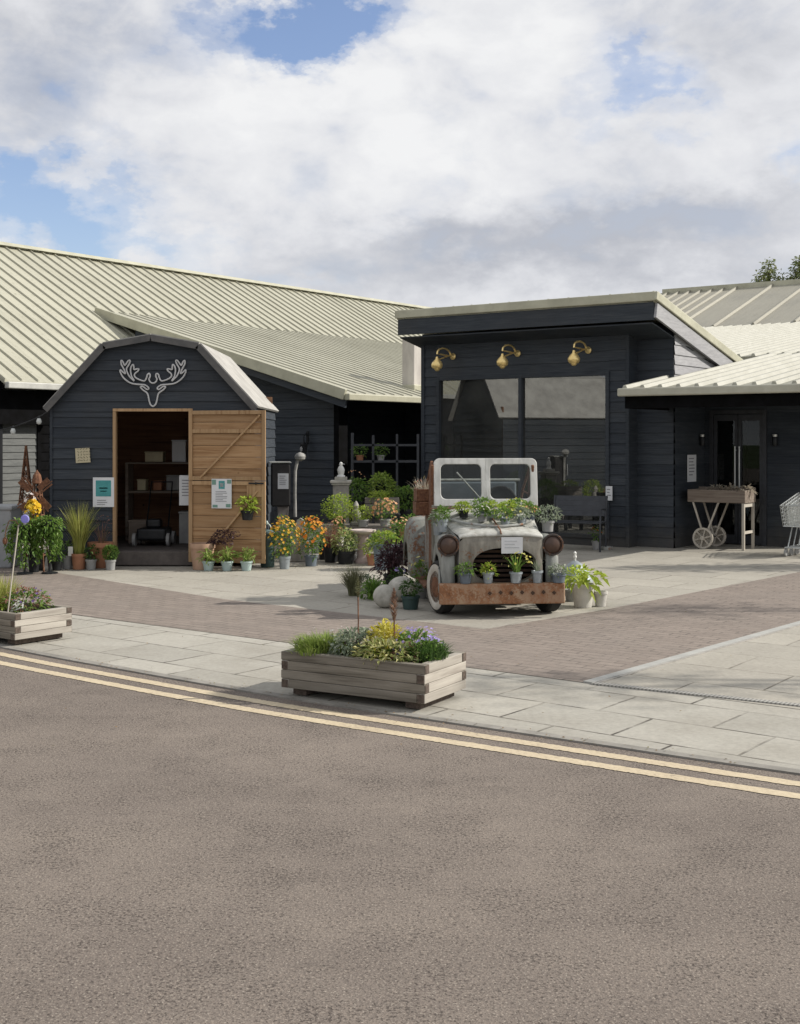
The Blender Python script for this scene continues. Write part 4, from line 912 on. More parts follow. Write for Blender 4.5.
# bird bath, pedestal, ornaments
t = thing('bird_bath', 'pinkish stone bird bath on a slender column in front of the staging', 'bird bath', dgr(363, 16.7))
m = MB(); m.lathe([(.12, 0), (.12, .03), (.09, .06), (.075, .1), (.07, .36), (.085, .38)], 18); m.build('column', PINKST, t, True)
m = MB(); m.lathe([(.085, .38), (.15, .4), (.175, .425), (.175, .445), (.155, .445), (.1, .425), (.0001, .42)], 22); m.build('bowl', plain('pale_pink_stone', (.55, .47, .43), (.43, .36, .33), 8, .85), t, True)
t = thing('pedestal', 'square grey stone pedestal with moulded cap behind the lime bush', 'pedestal', dgr(341, 18.4))
m = MB(); m.box(-.15, .15, -.15, .15, 0, .12); m.box(-.115, .115, -.115, .115, .12, .98); m.build('shaft', STONE, t, bev=.01)
m = MB(); m.box(-.135, .135, -.135, .135, .98, 1.01); m.box(-.155, .155, -.155, .155, 1.01, 1.05); m.box(-.09, .09, -.09, .09, 1.05, 1.1); m.build('cap', PALESTONE, t, bev=.01)
t = thing('bird_statue', 'small white bird statue on top of the stone pedestal', 'statue', dgr(341, 18.4)+Vector((0, 0, 1.1)))
m = MB(); m.lathe([(.06, 0), (.06, .02), (.04, .03), (.05, .07), (.055, .1), (.04, .14), (.022, .165), (.028, .185), (.02, .21), (.0001, .22)], 12, (0, 0, 0), None, 1, .8); m.leaf(Vector((0.02, 0, .19)), Vector((1, 0, -.1)), .04, .02, rng); m.build('bird', WHITE, t, True)
m = MB(); m.lathe([(.09, 0), (.09, .03), (.05, .06), (.07, .13), (.06, .2), (.03, .22), (.045, .27), (.02, .32), (.0001, .34)], 14); tag(m.build('stone_finial', STONE, loc=dgr(356, 17.55)+Vector((0, 0, .45)), smooth=True), 'small grey stone finial standing on the staging by the lime plants', 'ornament')
t = thing('staging', 'low dark slatted staging table under the plants behind the bird bath', 'table', dgr(320, 17.6)+Vector((0, 0, 0)))
m = MB()
for i in range(5): m.box(0, 1.12, -.3+i*.13, -.2+i*.13, .42, .445)
m.build('top', CRATEW, t)
for x in (.02, 1.06):
    for y in (-.28, .24):
        m = MB(); m.box(x, x+.05, y, y+.05, 0, .42); m.build('leg', BLACKM, t)
def onst(x, d=17.6): return dgr(x, d)+Vector((0, 0, .44))
SG = 'plants on the staging behind the bird bath'
potted('rounded lime green bush on the left end of the staging', onst(339, 17.5), (.1, .08, .06, BLACKM), bushy(LIME, .215, .19, 900, .045, .02, clump=9), SG)
potted('small peach flowered plant in a pale pot at the front left of the staging', dgr(339, 16.95)+Vector((0, 0, .22)), (.12, .07, .055, WPOT), flowered(GRN, FPEACH, .1, .14, 120, 34, .04), SG)
m = MB(); m.box(-.1, .1, -.1, .1, 0, .215); tag(m.build('plant_stand', CRATEW, loc=dgr(339, 16.97), bev=.01), 'small upturned box under the peach flowered plant', 'stand')
potted('small lime plant in a grey pot in the middle of the staging', onst(363, 17.35), (.1, .085, .065, GREYP), bushy(LIME, .13, .11, 240, .045, .018), SG)
potted('peach and orange flowered plant at the right end of the staging', onst(385, 17.4), (.1, .08, .06, GREYP), flowered(GRN, FPEACH, .17, .16, 260, 90, .045), SG)
t = thing('crate', 'grey wooden crate planted with lime foliage raised behind the staging', 'crate', dgr(365, 18.3)+Vector((0, 0, .56)))
m = MB()
for i in range(3): m.box(0, .5, -.16, -.14, i*.08+.002, i*.08+.076); m.box(0, .5, .14, .16, i*.08+.002, i*.08+.076); m.box(0, .02, -.14, .14, i*.08+.002, i*.08+.076); m.box(.48, .5, -.14, .14, i*.08+.002, i*.08+.076)
m.build('boards', CRATEW, t, bev=.004); m = MB(); m.box(.02, .48, -.14, .14, .16, .19); m.build('soil', SOIL, t)
m = MB(); m.box(-.02, .52, -.2, .2, .5, .555); 
for x in (0, .45):
    for y in (-.18, .13): m.box(x, x+.05, y, y+.05, 0, .5)
tag(m.build('crate_stand', BLACKM, loc=dgr(365, 18.3)), 'dark wooden stand under the grey crate', 'stand')
potted('lime green foliage growing in the raised grey crate', dgr(379, 18.25)+Vector((0, 0, .72)), None, bushy(LIME, .17, .11, 330, .045, .02), SG)
potted('large light green shrub in a black pot below the black rack', dgr(382, 19.2)+Vector((0, 0, .55)), (.16, .12, .1, BLACKM), bushy(leafmat('bright_leaves', [(.14, .2, .03), (.2, .27, .05), (.09, .14, .025), (.26, .31, .08)]), .24, .26, 800, .06, .028, clump=9), SG)
potted('medium green shrub in a black pot right of the pedestal', dgr(357, 19.0)+Vector((0, 0, .55)), (.16, .12, .1, BLACKM), lambda h: [('foliage', GRN, MB().leaves((0, 0, h+.18), (.2, .2, .23), 420, .06, .026, rng, clump=8)), ('flowers', FPEACH, MB().flowers((-.05, 0, h+.28), (.16, .16, .2), 12, .03, rng))], SG)
potted('dark green plant in a black pot beside the old truck tail', dgr(406, 18.9)+Vector((0, 0, .4)), (.2, .13, .1, BLACKM), bushy(GRN, .22, .2, 480, .07, .026), SG)
t = thing('staging', 'taller dark staging shelf under the shrubs by the black rack', 'table', dgr(350, 19.1))
m = MB(); m.box(0, .75, -.25, .25, .5, .55); m.build('top', CRATEW, t)
for x in (.0, .7):
    for y in (-.24, .2):
        m = MB(); m.box(x, x+.05, y, y+.04, 0, .5); m.build('leg', BLACKM, t)
m = MB(); m.box(-.18, .18, -.18, .18, .3, .4); m.box(-.16, .16, -.16, .16, 0, .3); tag(m.build('plant_stand', BLACKM, loc=dgr(406, 18.9)), 'dark block stand under the dark green plant beside the truck', 'stand')
# black rack
t = thing('plant_rack', 'tall black open rack with small pots against the dark recess', 'rack', dgr(352, 20.6))
def rx(px): return (px-352)/FPX*20.6
for px_, zt in ((352, 1.76), (373, 1.72), (397, 1.74), (418, 1.74)):
    for y in (0, .32):
        m = MB(); m.box(rx(px_)-.018, rx(px_)+.018, y, y+.035, 0, zt); m.build('post', BENCHM, t)
for z, x1 in ((.45, 418), (1.27, 418), (1.54, 418)):
    m = MB(); m.box(.018, rx(x1)-.018, .0, .03, z, z+.035); m.box(.018, rx(x1)-.018, .325, .35, z, z+.035); m.build('rail', BENCHM, t)
m = MB(); m.box(.02, rx(418)-.02, .035, .32, 1.275, 1.295); m.box(.02, rx(418)-.02, .035, .32, .455, .475); m.build('shelf', CRATEW, t)
for px_, lab, mt in ((360, 'small trailing plant in a terracotta pot on the left bay of the black rack', TERRA), (381, 'small trailing plant in a pale pot on the middle bay of the black rack', GREYP)):
    potted(lab, dgr(px_, 20.75)+Vector((0, 0, 1.29)), (.1, .065, .05, mt), bushy(GRN, .13, .11, 130, .05, .022), 'small pots on the black rack')
# tub and things beside the truck
potted('blue grey metal tub planted with lime foliage beside the truck tail', dgr(386, 15.9), (.33, .165, .14, ZINCB), lambda h: [('foliage', LIME, MB().leaves((0, 0, h+.06), (.22, .2, .1), 420, .05, .02, rng, clump=8)), ('lower_leaves', GRN, MB().leaves((.06, 0, h+.03), (.2, .2, .1), 200, .06, .025, rng))])
potted('large dark purple leafy plant between the metal tub and stone balls', dgr(393, 14.2), (.12, .11, .09, BLACKM), lambda h: [('foliage', PURP, MB().leaves((0, 0, h+.15), (.2, .2, .2), 420, .075, .03, rng, clump=8).blades((0, 0, h), 90, .44, .26, .012, rng, .06)), ('flowers', FWHI, MB().flowers((.1, -.1, h+.08), (.07, .05, .06), 9, .03, rng))])
potted('dark feathery grass tuft left of the stone balls', dgr(353, 13.2), None, grassy(GPLUME, 520, .36, .24, .006, base=.05))
potted('light green leafy plant behind the front stone ball', dgr(373, 12.9), None, lambda h: [('foliage', GRN, MB().blades((0, 0, 0), 60, .24, .17, .035, rng, .05).leaves((0, 0, .1), (.14, .12, .1), 80, .08, .03, rng))])
m = MB(); m.ball((0, 0, .112), .118, .118, .114, 24, 14); tag(m.build('stone_ball', PALESTONE, loc=dgr(385, 12.25), smooth=True), 'round pale stone ball nearest the planter beside the truck', 'stone ball', 'pale stone balls beside the truck')
m = MB(); m.ball((0, 0, .125), .15, .15, .127, 24, 14); tag(m.build('stone_ball', PALESTONE, loc=dgr(402, 12.75), smooth=True), 'larger flattened pale stone ball touching the truck side', 'stone ball', 'pale stone balls beside the truck')
potted('low green plant in a round dark pot between stone ball and front wheel', dgr(410.5, 12.15), (.13, .09, .07, GREEND), bushy(DGRN, .1, .09, 240, .04, .02))
potted('yellow flowered plant tucked against the side of the truck', dgr(421, 13.0), (.16, .07, .055, GREYP), lambda h: [('foliage', GRN, MB().leaves((0, 0, h+.1), (.09, .08, .13), 130, .05, .022, rng)), ('flowers', FLEM, MB().flowers((0, -.03, h+.15), (.07, .06, .1), 6, .05, rng))])
# right of the truck
potted('lime leaved plant in a tall white clay pot right of the truck', dgr(583, 12.3), (.23, .115, .085, WPOT), lambda h: [('foliage', leafmat('big_lime_leaves', [(.26, .33, .04), (.34, .40, .07), (.18, .25, .03)]), MB().leaves((0, 0, h+.05), (.2, .2, .1), 70, .11, .055, rng, droop=.35).blades((0, 0, h*.9), 26, .15, .14, .03, rng))])
t = thing('empty_pot', 'small empty white clay pot beside the taller white pot', 'pot', dgr(600.5, 12.35)); pot_parts(t, .15, .068, .05, WPOT)
t = thing('bell_cloche', 'grey metal bell shaped cover with a white knob behind the white pots', 'cloche', dgr(575, 13.4))
m = MB(); m.lathe([(.19, 0), (.19, .02), (.185, .05), (.15, .12), (.08, .2), (.03, .235), (.0001, .24)], 22); m.build('bell', ZINC, t, True)
m = MB(); m.lathe([(.012, .235), (.012, .26), (.02, .275), (.012, .3), (.018, .32), (.0001, .34)], 10); m.build('knob', WHITE, t, True)
m = MB(); m.box(-.2, .2, -.2, .2, 0, .11); tag(m.build('plinth_block', CRATEW, loc=dgr(575, 13.4), bev=.01), 'low grey block under the bell shaped cover', 'block')
bpy.data.objects[t.name].location.z = .12
potted('drooping lime foliage behind the tall white clay pot', dgr(572, 12.75), (.12, .08, .06, GREYP), bushy(LIME, .16, .13, 130, .075, .03))
# bench and small things by the pavilion
t = thing('bench', 'dark metal garden bench in the shade below the pavilion window', 'bench', dgr(546.5, 18.6), R(-20))
BW = .82
for x in (0, BW-.03):
    m = MB(); m.tube([(x+.015, -.02, 0), (x+.015, -.02, .42), (x+.015, -.0, .5)], .016, 8); m.tube([(x+.015, .42, 0), (x+.015, .4, .43), (x+.015, .5, .8)], .016, 8); m.build('leg', BENCHM, t, True)
    m = MB(); m.tube([(x+.015, 0, .5), (x+.015, .02, .6), (x+.015, .1, .62), (x+.015, .42, .6)], .014, 8); m.build('armrest', BENCHM, t, True)
m = MB()
for i in range(6): m.box(-.0, BW, -.02+i*.075, .045+i*.075, .41, .43)
m.build('seat', BENCHM, t, bev=.004)
m = MB(); A = Vector((0, .42, .5)); Bq = Vector((0, .505, .8))
for i in range(5):
    p = A.lerp(Bq, i/4); q2 = A.lerp(Bq, (i+.97)/4) if i < 4 else p
    if i < 4: m.add([(0, p.y, p.z), (BW, p.y, p.z), (BW, q2.y, q2.z), (0, q2.y, q2.z), (0, p.y+.015, p.z), (BW, p.y+.015, p.z), (BW, q2.y+.015, q2.z), (0, q2.y+.015, q2.z)], [(0, 1, 2, 3), (7, 6, 5, 4), (0, 4, 5, 1), (2, 6, 7, 3), (1, 5, 6, 2), (0, 3, 7, 4)])
m.build('backrest', BENCHM, t)
potted('small red flowered plant in a grey pot beside the bench leg', dgr(596, 18.75), (.13, .065, .05, GREYP), flowered(GRN, FORA, .08, .12, 90, 12, .03))
m = MB(); m.lathe([(.07, 0), (.08, .03), (.085, .05), (.07, .05), (.06, .03), (.0001, .025)], 16); tag(m.build('dish', GALV, loc=dgr(607, 18.7), smooth=True), 'shallow grey dish on the ground right of the bench', 'dish')
t = notice('notice', 'small white card fixed at the right end of the bench', T0+U*-.36-V*.06+Vector((0, 0, .72)), U, -V, .11, .22, txt(.2, .8, .8, 3, .2), PAPER)
potted('leafy plant behind glass inside the pavilion above the bench', T0+U*-.75+V*.55+Vector((0, 0, .5)), (.25, .14, .1, GREYP), bushy(GRN, .28, .3, 300, .08, .035), 'plants inside the pavilion window')
potted('tall dark leafy plant behind glass inside the pavilion near its middle', T0+U*-1.4+V*.8+Vector((0, 0, .4)), (.3, .16, .12, BLACKM), bushy(DGRN, .3, .45, 340, .1, .04), 'plants inside the pavilion window')
t = thing('display_table', 'dark low display table inside the pavilion window', 'table', T0+U*-1.8+V*.35, ANG)
m = MB(); m.box(0, 1.4, 0, .8, .34, .4); m.build('top', CRATEW, t)
for x in (.02, 1.32):
    for y in (.02, .72):
        m = MB(); m.box(x, x+.06, y, y+.06, .022, .34); m.build('leg', CRATEW, t)
bpy.data.objects['potted_plant'].location.z += 0

# ------------------------------------------------------------------ left corner: windmill, baskets, trough, festoon
t = thing('windmill_ornament', 'rusty metal garden windmill with crossed sails left of the shed', 'garden ornament', dgr(37, 15.7))
def wq(x, y, d=15.7): return P(x, y, d)-dgr(37, 15.7)
m = MB()
for a in range(4):
    c_, s_ = math.cos(R(45+90*a)), math.sin(R(45+90*a)); m.tube([(c_*.17, s_*.17, 0), (c_*.05, s_*.05, 1.12)], .012, 6)
for z in (.2, .45, .7, .95, 1.1):
    rr = .17-.12*z/1.12
    for a in range(4): m.tube([(rr*math.cos(R(45+90*a)), rr*math.sin(R(45+90*a)), z), (rr*math.cos(R(135+90*a)), rr*math.sin(R(135+90*a)), z)], .009, 5)
m.lathe([(.07, 1.1), (.05, 1.2), (.0001, 1.27)], 8); m.build('tower', RUST, t)
hub = wq(38.5, 494)+Vector((0, -.16, 0)); 
m = MB(); m.lathe([(.0001, -.03), (.035, -.03), (.035, .03), (.0001, .03)], 12, hub, Matrix.Rotation(R(90), 3, 'X')); m.tube([hub, hub+Vector((0, .16, 0))], .012, 6); m.build('hub', RUST, t)
for k, a in enumerate((38, 128, 218, 308)):
    d = Vector((math.cos(R(a)), 0, math.sin(R(a)))); n_ = Vector((-d.z, 0, d.x)); m = MB()
    m.bar(hub+d*.03, hub+d*.27, .012, .014); 
    for s0, s1 in ((.08, .25),):
        a0 = hub+d*s0; b0 = hub+d*s1
        m.bar(a0+n_*.03, b0+n_*.045, .006, .062, n_); m.bar(a0-n_*.03, b0-n_*.03, .006, .02, n_)
    m.build('sail', RUST, t)
t = thing('obelisk_trellis', 'tall narrow dark rusty lattice obelisk against the pale boards', 'obelisk', dgr(26, 17.2))
m = MB(); oh = 1.55
for a in range(4):
    c_, s_ = math.cos(R(45+90*a)), math.sin(R(45+90*a)); m.tube([(c_*.2, s_*.2, 0), (c_*.008, s_*.008, oh)], .012, 6)
for i in range(9):
    z0 = i*.155; z1 = z0+.155; r0 = .2*(1-z0/oh); r1 = .2*(1-z1/oh)
    for a in range(4):
        A0 = R(45+90*a); A1_ = R(135+90*a)
        m.tube([(r0*math.cos(A0), r0*math.sin(A0), z0), (r1*math.cos(A1_), r1*math.sin(A1_), z1)], .007, 5); m.tube([(r0*math.cos(A1_), r0*math.sin(A1_), z0), (r1*math.cos(A0), r1*math.sin(A0), z1)], .007, 5)
m.ball((0, 0, oh), .02); m.build('lattice', RUST, t)
def trailing(label, x, d, zc, r, rz, seed):
    t = thing('trailing_plant', label, 'plant', dgr(x, d)+Vector((0, 0, 0)), 0, 'trailing plants left of the shed')
    m = MB(); m.lathe([(.07, zc-.1), (.11, zc+.08), (.115, zc+.1), (.1, zc+.08)], 16); m.build('basket', BLACKM, t, True)
    m = MB(); m.tube([(0, .03, 0), (0, .03, zc)], .015, 8); m.lathe([(.1, 0), (.1, .015), (.02, .03)], 12, (0, .03, 0)); m.build('stand', BLACKM, t)
    m = MB().leaves((0, 0, zc+.08), (r, r, r*.6), 300, .06, .026, rng, droop=.4, clump=7)
    for i in range(44):
        a = rng.uniform(0, 6.3); rr = r*rng.uniform(.7, 1.05); dz = rz*rng.uniform(.4, 1)
        for k in range(16):
            tt = rng.random(); p = Vector((math.cos(a)*rr*(.5+.5*min(1, tt*3)), math.sin(a)*rr*(.5+.5*min(1, tt*3)), zc+.1-dz*tt)); m.leaf(p, Vector((rng.gauss(0, 1), rng.gauss(0, 1), -.5)), .055, .026, rng, .3)
    m.build('foliage', GRN, t, recalc=False); return t
trailing('bushy trailing green plant left of the rusty windmill, hanging nearly to the ground', 24, 15.3, .5, .2, .52, 1)
trailing('trailing green plant at the shed corner, right of the rusty windmill', 49, 15.35, .54, .16, .48, 2)
potted('small dark violet plant in a black pot between the two trailing plants', dgr(40, 15.75), (.2, .07, .05, BLACKM), lambda h: [('foliage', PURP, MB().leaves((0, 0, h+.08), (.1, .09, .11), 130, .045, .02, rng)), ('flowers', FVIO, MB().flowers((0, 0, h+.06), (.1, .08, .12), 7, .03, rng))])
t = thing('yellow_flowers', 'bright yellow tall flowers glowing in sun in front of the rusty windmill', 'plant', dgr(34, 15.55))
m = MB()
for i in range(9):
    x = rng.uniform(-.08, .08); m.tube([(x*.4, 0, .3), (x, rng.uniform(-.03, .03), rng.uniform(.6, .78))], .005, 5)
m.build('stems', GRN, t); m = MB(); m.flowers((0, -.06, .78), (.08, .06, .11), 70, .06, rng, petals=6); m.build('flowers', leafmat('bright_yellow_petals', [(.8, .58, .03), (.8, .5, .02), (.78, .66, .1)]), t, recalc=False)
m = MB(); m.lathe([(.06, 0), (.08, .3), (.07, .3)], 14); m.build('pot', BLACKM, t)
m = MB(); m.flowers((-.04, -.05, .93), (.05, .04, .05), 6, .07, rng); m.build('white_flowers', FWHI, t, recalc=False)
m = MB(); m.box(-1.2, 0, 0, .5, 0, .78); m.box(-1.22, .02, -.02, .52, .74, .8)
tag(m.build('metal_trough', plain('pale_grey_metal', (.34, .35, .36), (.26, .27, .28), 5, .5), loc=dgr(11, 16.0), bev=.02), 'tall pale grey metal trough at the left edge beside the trailing plants', 'trough')
c0 = P(-40, 433, 16.2); t = thing('festoon_lights', 'festoon cable with clear bulbs strung to the shed corner', 'string lights', c0)
pts = [P(a, b, 16.2)-c0 for a, b in ((-40, 433), (-15, 432), (0, 430), (13, 427), (27, 422), (39, 417), (49, 411))]
m = MB(); m.tube([Vector((q3.x, 0, q3.y)) for q3 in smooth_line([(p.x, p.z) for p in pts], 3)], .008, 6); m.build('cable', BLACKM, t, True)
for a, b in ((13, 427), (39, 417)):
    p = P(a, b, 16.2)-c0; m = MB(); m.lathe([(.0001, -.1), (.028, -.085), (.036, -.055), (.024, -.025), (.016, -.015)], 12, p); bo = m.build('bulb', BULB, t, True); m = MB(); m.lathe([(.018, -.018), (.018, .01), (.0001, .014)], 10, p); m.build('socket', BLACKM, bo)

# ------------------------------------------------------------------ vintage truck
TR = R(5); TO = Vector((.91, 11.9, .009)); tk = thing('truck', 'rusty pale grey vintage pickup truck with no roof used as a plant display', 'truck', TO, TR)
def tw_(x, y, z=0): return Matrix.Rotation(TR, 3, 'Z') @ Vector((x, y, z))+TO
ROTZ90 = Matrix.Rotation(R(90), 3, 'Y')
def wheel(x, y, side, front):
    wz = bpy.data.objects.new('wheel', None); C.objects.link(wz); wz.parent = tk; wz.location = (x, y, .25)
    if front: wz.rotation_euler.z = R(15)
    k = side
    m = MB(); m.lathe([(.15, -.06), (.225, -.068), (.248, -.045), (.25, 0), (.248, .045), (.225, .068), (.15, .06)], 30, (0, 0, 0), ROTZ90); m.build('tyre', RUBBER, wz, True)
    m = MB(); pr = [(.145, .064), (.15, .0685), (.208, .0715), (.216, .066)]; m.lathe([(r_, d_*k) for r_, d_ in pr], 30, (0, 0, 0), ROTZ90); m.build('whitewall', plain('dirty_whitewall', (.56, .53, .47), (.4, .37, .32), 6, .8), wz, True)
    m = MB(); m.lathe([(r_, d_*k) for r_, d_ in [(.15, .066), (.125, .06), (.1, .066), (.07, .075), (.03, .085), (.0001, .09)]], 24, (0, 0, 0), ROTZ90); m.build('hub', RUST, wz, True)
    return wz
wheel(-.515, .0, -1, True); wheel(.50, .0, 1, True); wheel(-.5, 1.85, -1, False); wheel(.5, 1.85, 1, False)
def arcp(cy, cz, r, a0, a1, n=10): return [(cy+r*math.cos(R(a0+(a1-a0)*i/n)), cz+r*math.sin(R(a0+(a1-a0)*i/n))) for i in range(n+1)]
def fender(sx):
    """sheet-metal wing: outer skin over the wheel, rounded shoulders; open inside"""
    prof_o = [(.62, .24), (.55, .30), (.47, .44), (.40, .58), (.30, .69), (.18, .745), (.04, .76), (-.10, .745), (-.21, .70), (-.275, .62), (-.295, .50), (-.30, .34), (-.30, .2)]
    m = MB(); cols = [(.425, -.03), (.455, 0.0), (.53, -.015), (.556, -.05), (.562, -.10)]
    vs = []; cy, cz = .12, .3
    for x, off_ in cols:
        for (y, z) in prof_o:
            d = Vector((cy-y, cz-z)); d = d.normalized() if d.length else d
            vs.append((sx*x, y+d.x*-off_*1., z+d.y*-off_) if off_ > 0 else (sx*x, y+d.x*(-off_), z+d.y*(-off_)))
    n = len(prof_o)
    fs = [(i*n+j, i*n+j+1, (i+1)*n+j+1, (i+1)*n+j) for i in range(len(cols)-1) for j in range(n-1)]
    m.add(vs, fs)
    # outer cheek down to the wheel arch
    base = (len(cols)-1)*n; arch = []
    for (y, z) in prof_o:
        a = math.atan2(z-.25, y-.02); 
        a = max(a, R(-8)) if y > 0 else (a if a > 0 else R(188))
        arch.append((sx*.562, .02+.31*math.cos(a), max(.2, .25+.31*math.sin(a))))
    m.add([vs[base+j] for j in range(n)]+arch, [(j, j+1, n+j+1, n+j) for j in range(n-1)])
    o = m.build('front_wing', GALVB, tk, True)
    md = o.modifiers.new('sub', 'SUBSURF'); md.levels = 1; md.render_levels = 2
    md = o.modifiers.new('thick', 'SOLIDIFY'); md.thickness = .012
    o.modifiers.remove(o.modifiers['edges'])
    return o
fender(-1); fender(1)
def rear_fender(sx):
    prof_o = [(1.42, .16), (1.40, .45), (1.44, .64), (1.56, .78), (1.74, .83), (1.95, .80), (2.12, .70), (2.22, .52), (2.25, .3)]
    cols = [(.42, 0), (.58, 0), (.645, .02), (.68, .06), (.69, .11)]; vs = []; n = len(prof_o)
    for x, of_ in cols:
        for (y, z) in prof_o:
            d = (Vector((1.82, .4))-Vector((y, z))).normalized(); vs.append((sx*x, y+d.x*of_, z+d.y*of_))
    m = MB(); m.add(vs, [(i*n+j, i*n+j+1, (i+1)*n+j+1, (i+1)*n+j) for i in range(len(cols)-1) for j in range(n-1)])
    arch = [(sx*.69, 1.84+.28*math.cos(R(190-200*j/(n-1))), .26+.28*math.sin(R(190-200*j/(n-1)))) for j in range(n)]
    b_ = (len(cols)-1)*n; m.add(vs[b_:b_+n]+arch, [(j, j+1, n+j+1, n+j) for j in range(n-1)])
    o = m.build('rear_wing', rusty('rear_wing_metal', (.27, .28, .255), (.15, .155, .14), .42, 5), tk, True)
    o.modifiers.remove(o.modifiers['edges']); md = o.modifiers.new('sub', 'SUBSURF'); md.levels = 1; md.render_levels = 2
    md = o.modifiers.new('thick', 'SOLIDIFY'); md.thickness = .012
rear_fender(-1); rear_fender(1)
# bonnet
secs = [(-.315, .392, .748, .012), (-.27, .397, .768, .022), (0, .415, .80, .032), (.35, .45, .86, .035), (.75, .50, .93, .03)]
xs = [-1, -.993, -.96, -.7, -.35, 0, .35, .7, .96, .993, 1]
vs = []
for y, hw, z, cr_ in secs:
    for x in xs:
        e = abs(x); drop = 0 if e < .9 else ((e-.9)/.1)**2*(.012 if y < -.2 else .03)
        vs.append((x*hw, y, z+cr_*(1-x*x)-drop))
m = MB(); nx = len(xs); m.add(vs, [(i*nx+j, i*nx+j+1, (i+1)*nx+j+1, (i+1)*nx+j) for i in range(len(secs)-1) for j in range(nx-1)])
o = m.build('bonnet', CABW, tk, True); md = o.modifiers.new('thick', 'SOLIDIFY'); md.thickness = .02; o.modifiers.remove(o.modifiers['edges'])
m = MB()
for sx in (-1, 1):
    m.add([(sx*.388, -.29, .3), (sx*.392, -.29, .72), (sx*.496, .75, .88), (sx*.496, .75, .3)], [(0, 1, 2, 3)])
o = m.build('engine_side', GALV, tk); md = o.modifiers.new('thick', 'SOLIDIFY'); md.thickness = .01
# nose with oval opening
m = MB(); k = 40; out = []; inn = []; cxo, czo, rxo, rzo = .035, .475, .30, .165
for i in range(k):
    a = 2*math.pi*i/k; ca, sa = math.cos(a), math.sin(a)
    inn.append((cxo+rxo*math.copysign(abs(ca)**.85, ca), czo+rzo*math.copysign(abs(sa)**.85, sa)))
    # ray to rounded rectangle
    hx0, hx1, hz0, hz1 = -.392, .392, .27, .745
    tx = ((hx1-cxo)/ca if ca > 1e-6 else ((hx0-cxo)/ca if ca < -1e-6 else 1e9)); tz_ = ((hz1-czo)/sa if sa > 1e-6 else ((hz0-czo)/sa if sa < -1e-6 else 1e9))
    tt = min(tx, tz_); px_, pz_ = cxo+ca*tt, czo+sa*tt
    out.append((px_, pz_))
vs = [(x, -.302, z) for x, z in out]+[(x, -.318, z) for x, z in [(a[0]+(b[0]-a[0])*.4, a[1]+(b[1]-a[1])*.4) for a, b in zip(out, inn)]]+[(x, -.318, z) for x, z in inn]+[(cxo+(x-cxo)*.97, -.25, czo+(z-czo)*.97) for x, z in inn]
m.add(vs, [(r_*k+i, r_*k+(i+1) % k, (r_+1)*k+(i+1) % k, (r_+1)*k+i) for r_ in range(3) for i in range(k)])
m.build('nose_panel', NOSEM, tk, True)
m = MB()
for i in range(7): m.box(-.29, .36, -.235, -.22, .32+i*.045, .345+i*.045)
m.build('grille', plain('dark_rusty_slats', (.06, .033, .022), (.03, .018, .013), 14, .85), tk, bev=.003)
m = MB(); m.box(-.375, .375, -.2, -.19, .28, .72); m.box(-.4, .4, -.18, .7, .26, .3); m.build('radiator', DARK, tk)
m = MB(); m.tube([(-.41, .30, .868), (-.3, .05, .85), (-.1, -.12, .83), (.05, -.13, .83), (.25, -.02, .84), (.41, .25, .866)], .012, 8); m.build('bonnet_rail', GALV, tk, True)
m = MB(); m.tube([(0, -.318, .772), (0, -.26, .805), (0, .35, .912), (0, .75, .968)], .008, 6); m.build('bonnet_hinge', RUST, tk, True)
m = MB(); m.bar((-.47, .28, .86), (-.2, .42, .945), .02, .03); m.build('bonnet_stay', CABW, tk, bev=.004)
# cowl, windscreen
m = MB(); m.box(-.525, .525, .76, .80, .42, .985); m.build('cowl', NOSEM, tk, bev=.008)
m = MB(); m.box(-.54, .54, .74, .79, .93, .955); m.build('cowl_strip', RUST, tk, bev=.004)
ws = MB(); tilt = Matrix.Translation((.03, .78, .972)) @ Matrix.Rotation(R(-7), 4, 'X')
Hh = .485
def rr_loop(x0, x1, z0, z1, r, n=5):
    pts = []
    for cx_, cz_, a0 in ((x1-r, z1-r, 0), (x0+r, z1-r, 90), (x0+r, z0+r, 180), (x1-r, z0+r, 270)):
        pts += [(cx_+r*math.cos(R(a0+90*i/n)), cz_+r*math.sin(R(a0+90*i/n))) for i in range(n+1)]
    return pts
for x0, x1, xa, xb, ra, rb in ((-.53, 0, -.46, -.045, .06, .001), (0, .53, .045, .46, .001, .06)):
    inner = rr_loop(xa, xb, .07, Hh-.06, .055); n = len(inner)
    outer = []
    for cx_, cz_, a0, rr_ in ((x1, Hh, 0, rb), (x0, Hh, 90, ra), (x0, 0, 180, .001), (x1, 0, 270, .001)):
        sx_ = -1 if cx_ == x1 else 1; sz_ = -1 if cz_ == Hh else 1
        for i in range(6): outer.append((cx_+sx_*rr_+rr_*math.cos(R(a0+18*i)), cz_+sz_*rr_+rr_*math.sin(R(a0+18*i))))
    vs = []
    for y in (-.022, .022):
        vs += [tilt @ Vector((x, y, z)) for x, z in outer]+[tilt @ Vector((x, y, z)) for x, z in inner]
    fs = []
    for i in range(n):
        j = (i+1) % n
        fs += [(i, j, n+j, n+i), (2*n+i, 3*n+i, 3*n+j, 2*n+j), (i, 2*n+i, 2*n+j, j), (n+i, n+j, 3*n+j, 3*n+i)]
    ws.add(vs, fs)
wso = ws.build('windscreen_frame', rusty('chalky_white_frame', (.64, .64, .61), (.50, .50, .47), .04, 8), tk, bev=.006)
for xa, xb in ((-.47, -.035), (.035, .47)):
    m = MB(); m.box(xa, xb, -.003, .003, .06, Hh-.05, tilt); m.build('pane', TGLASS, wso)
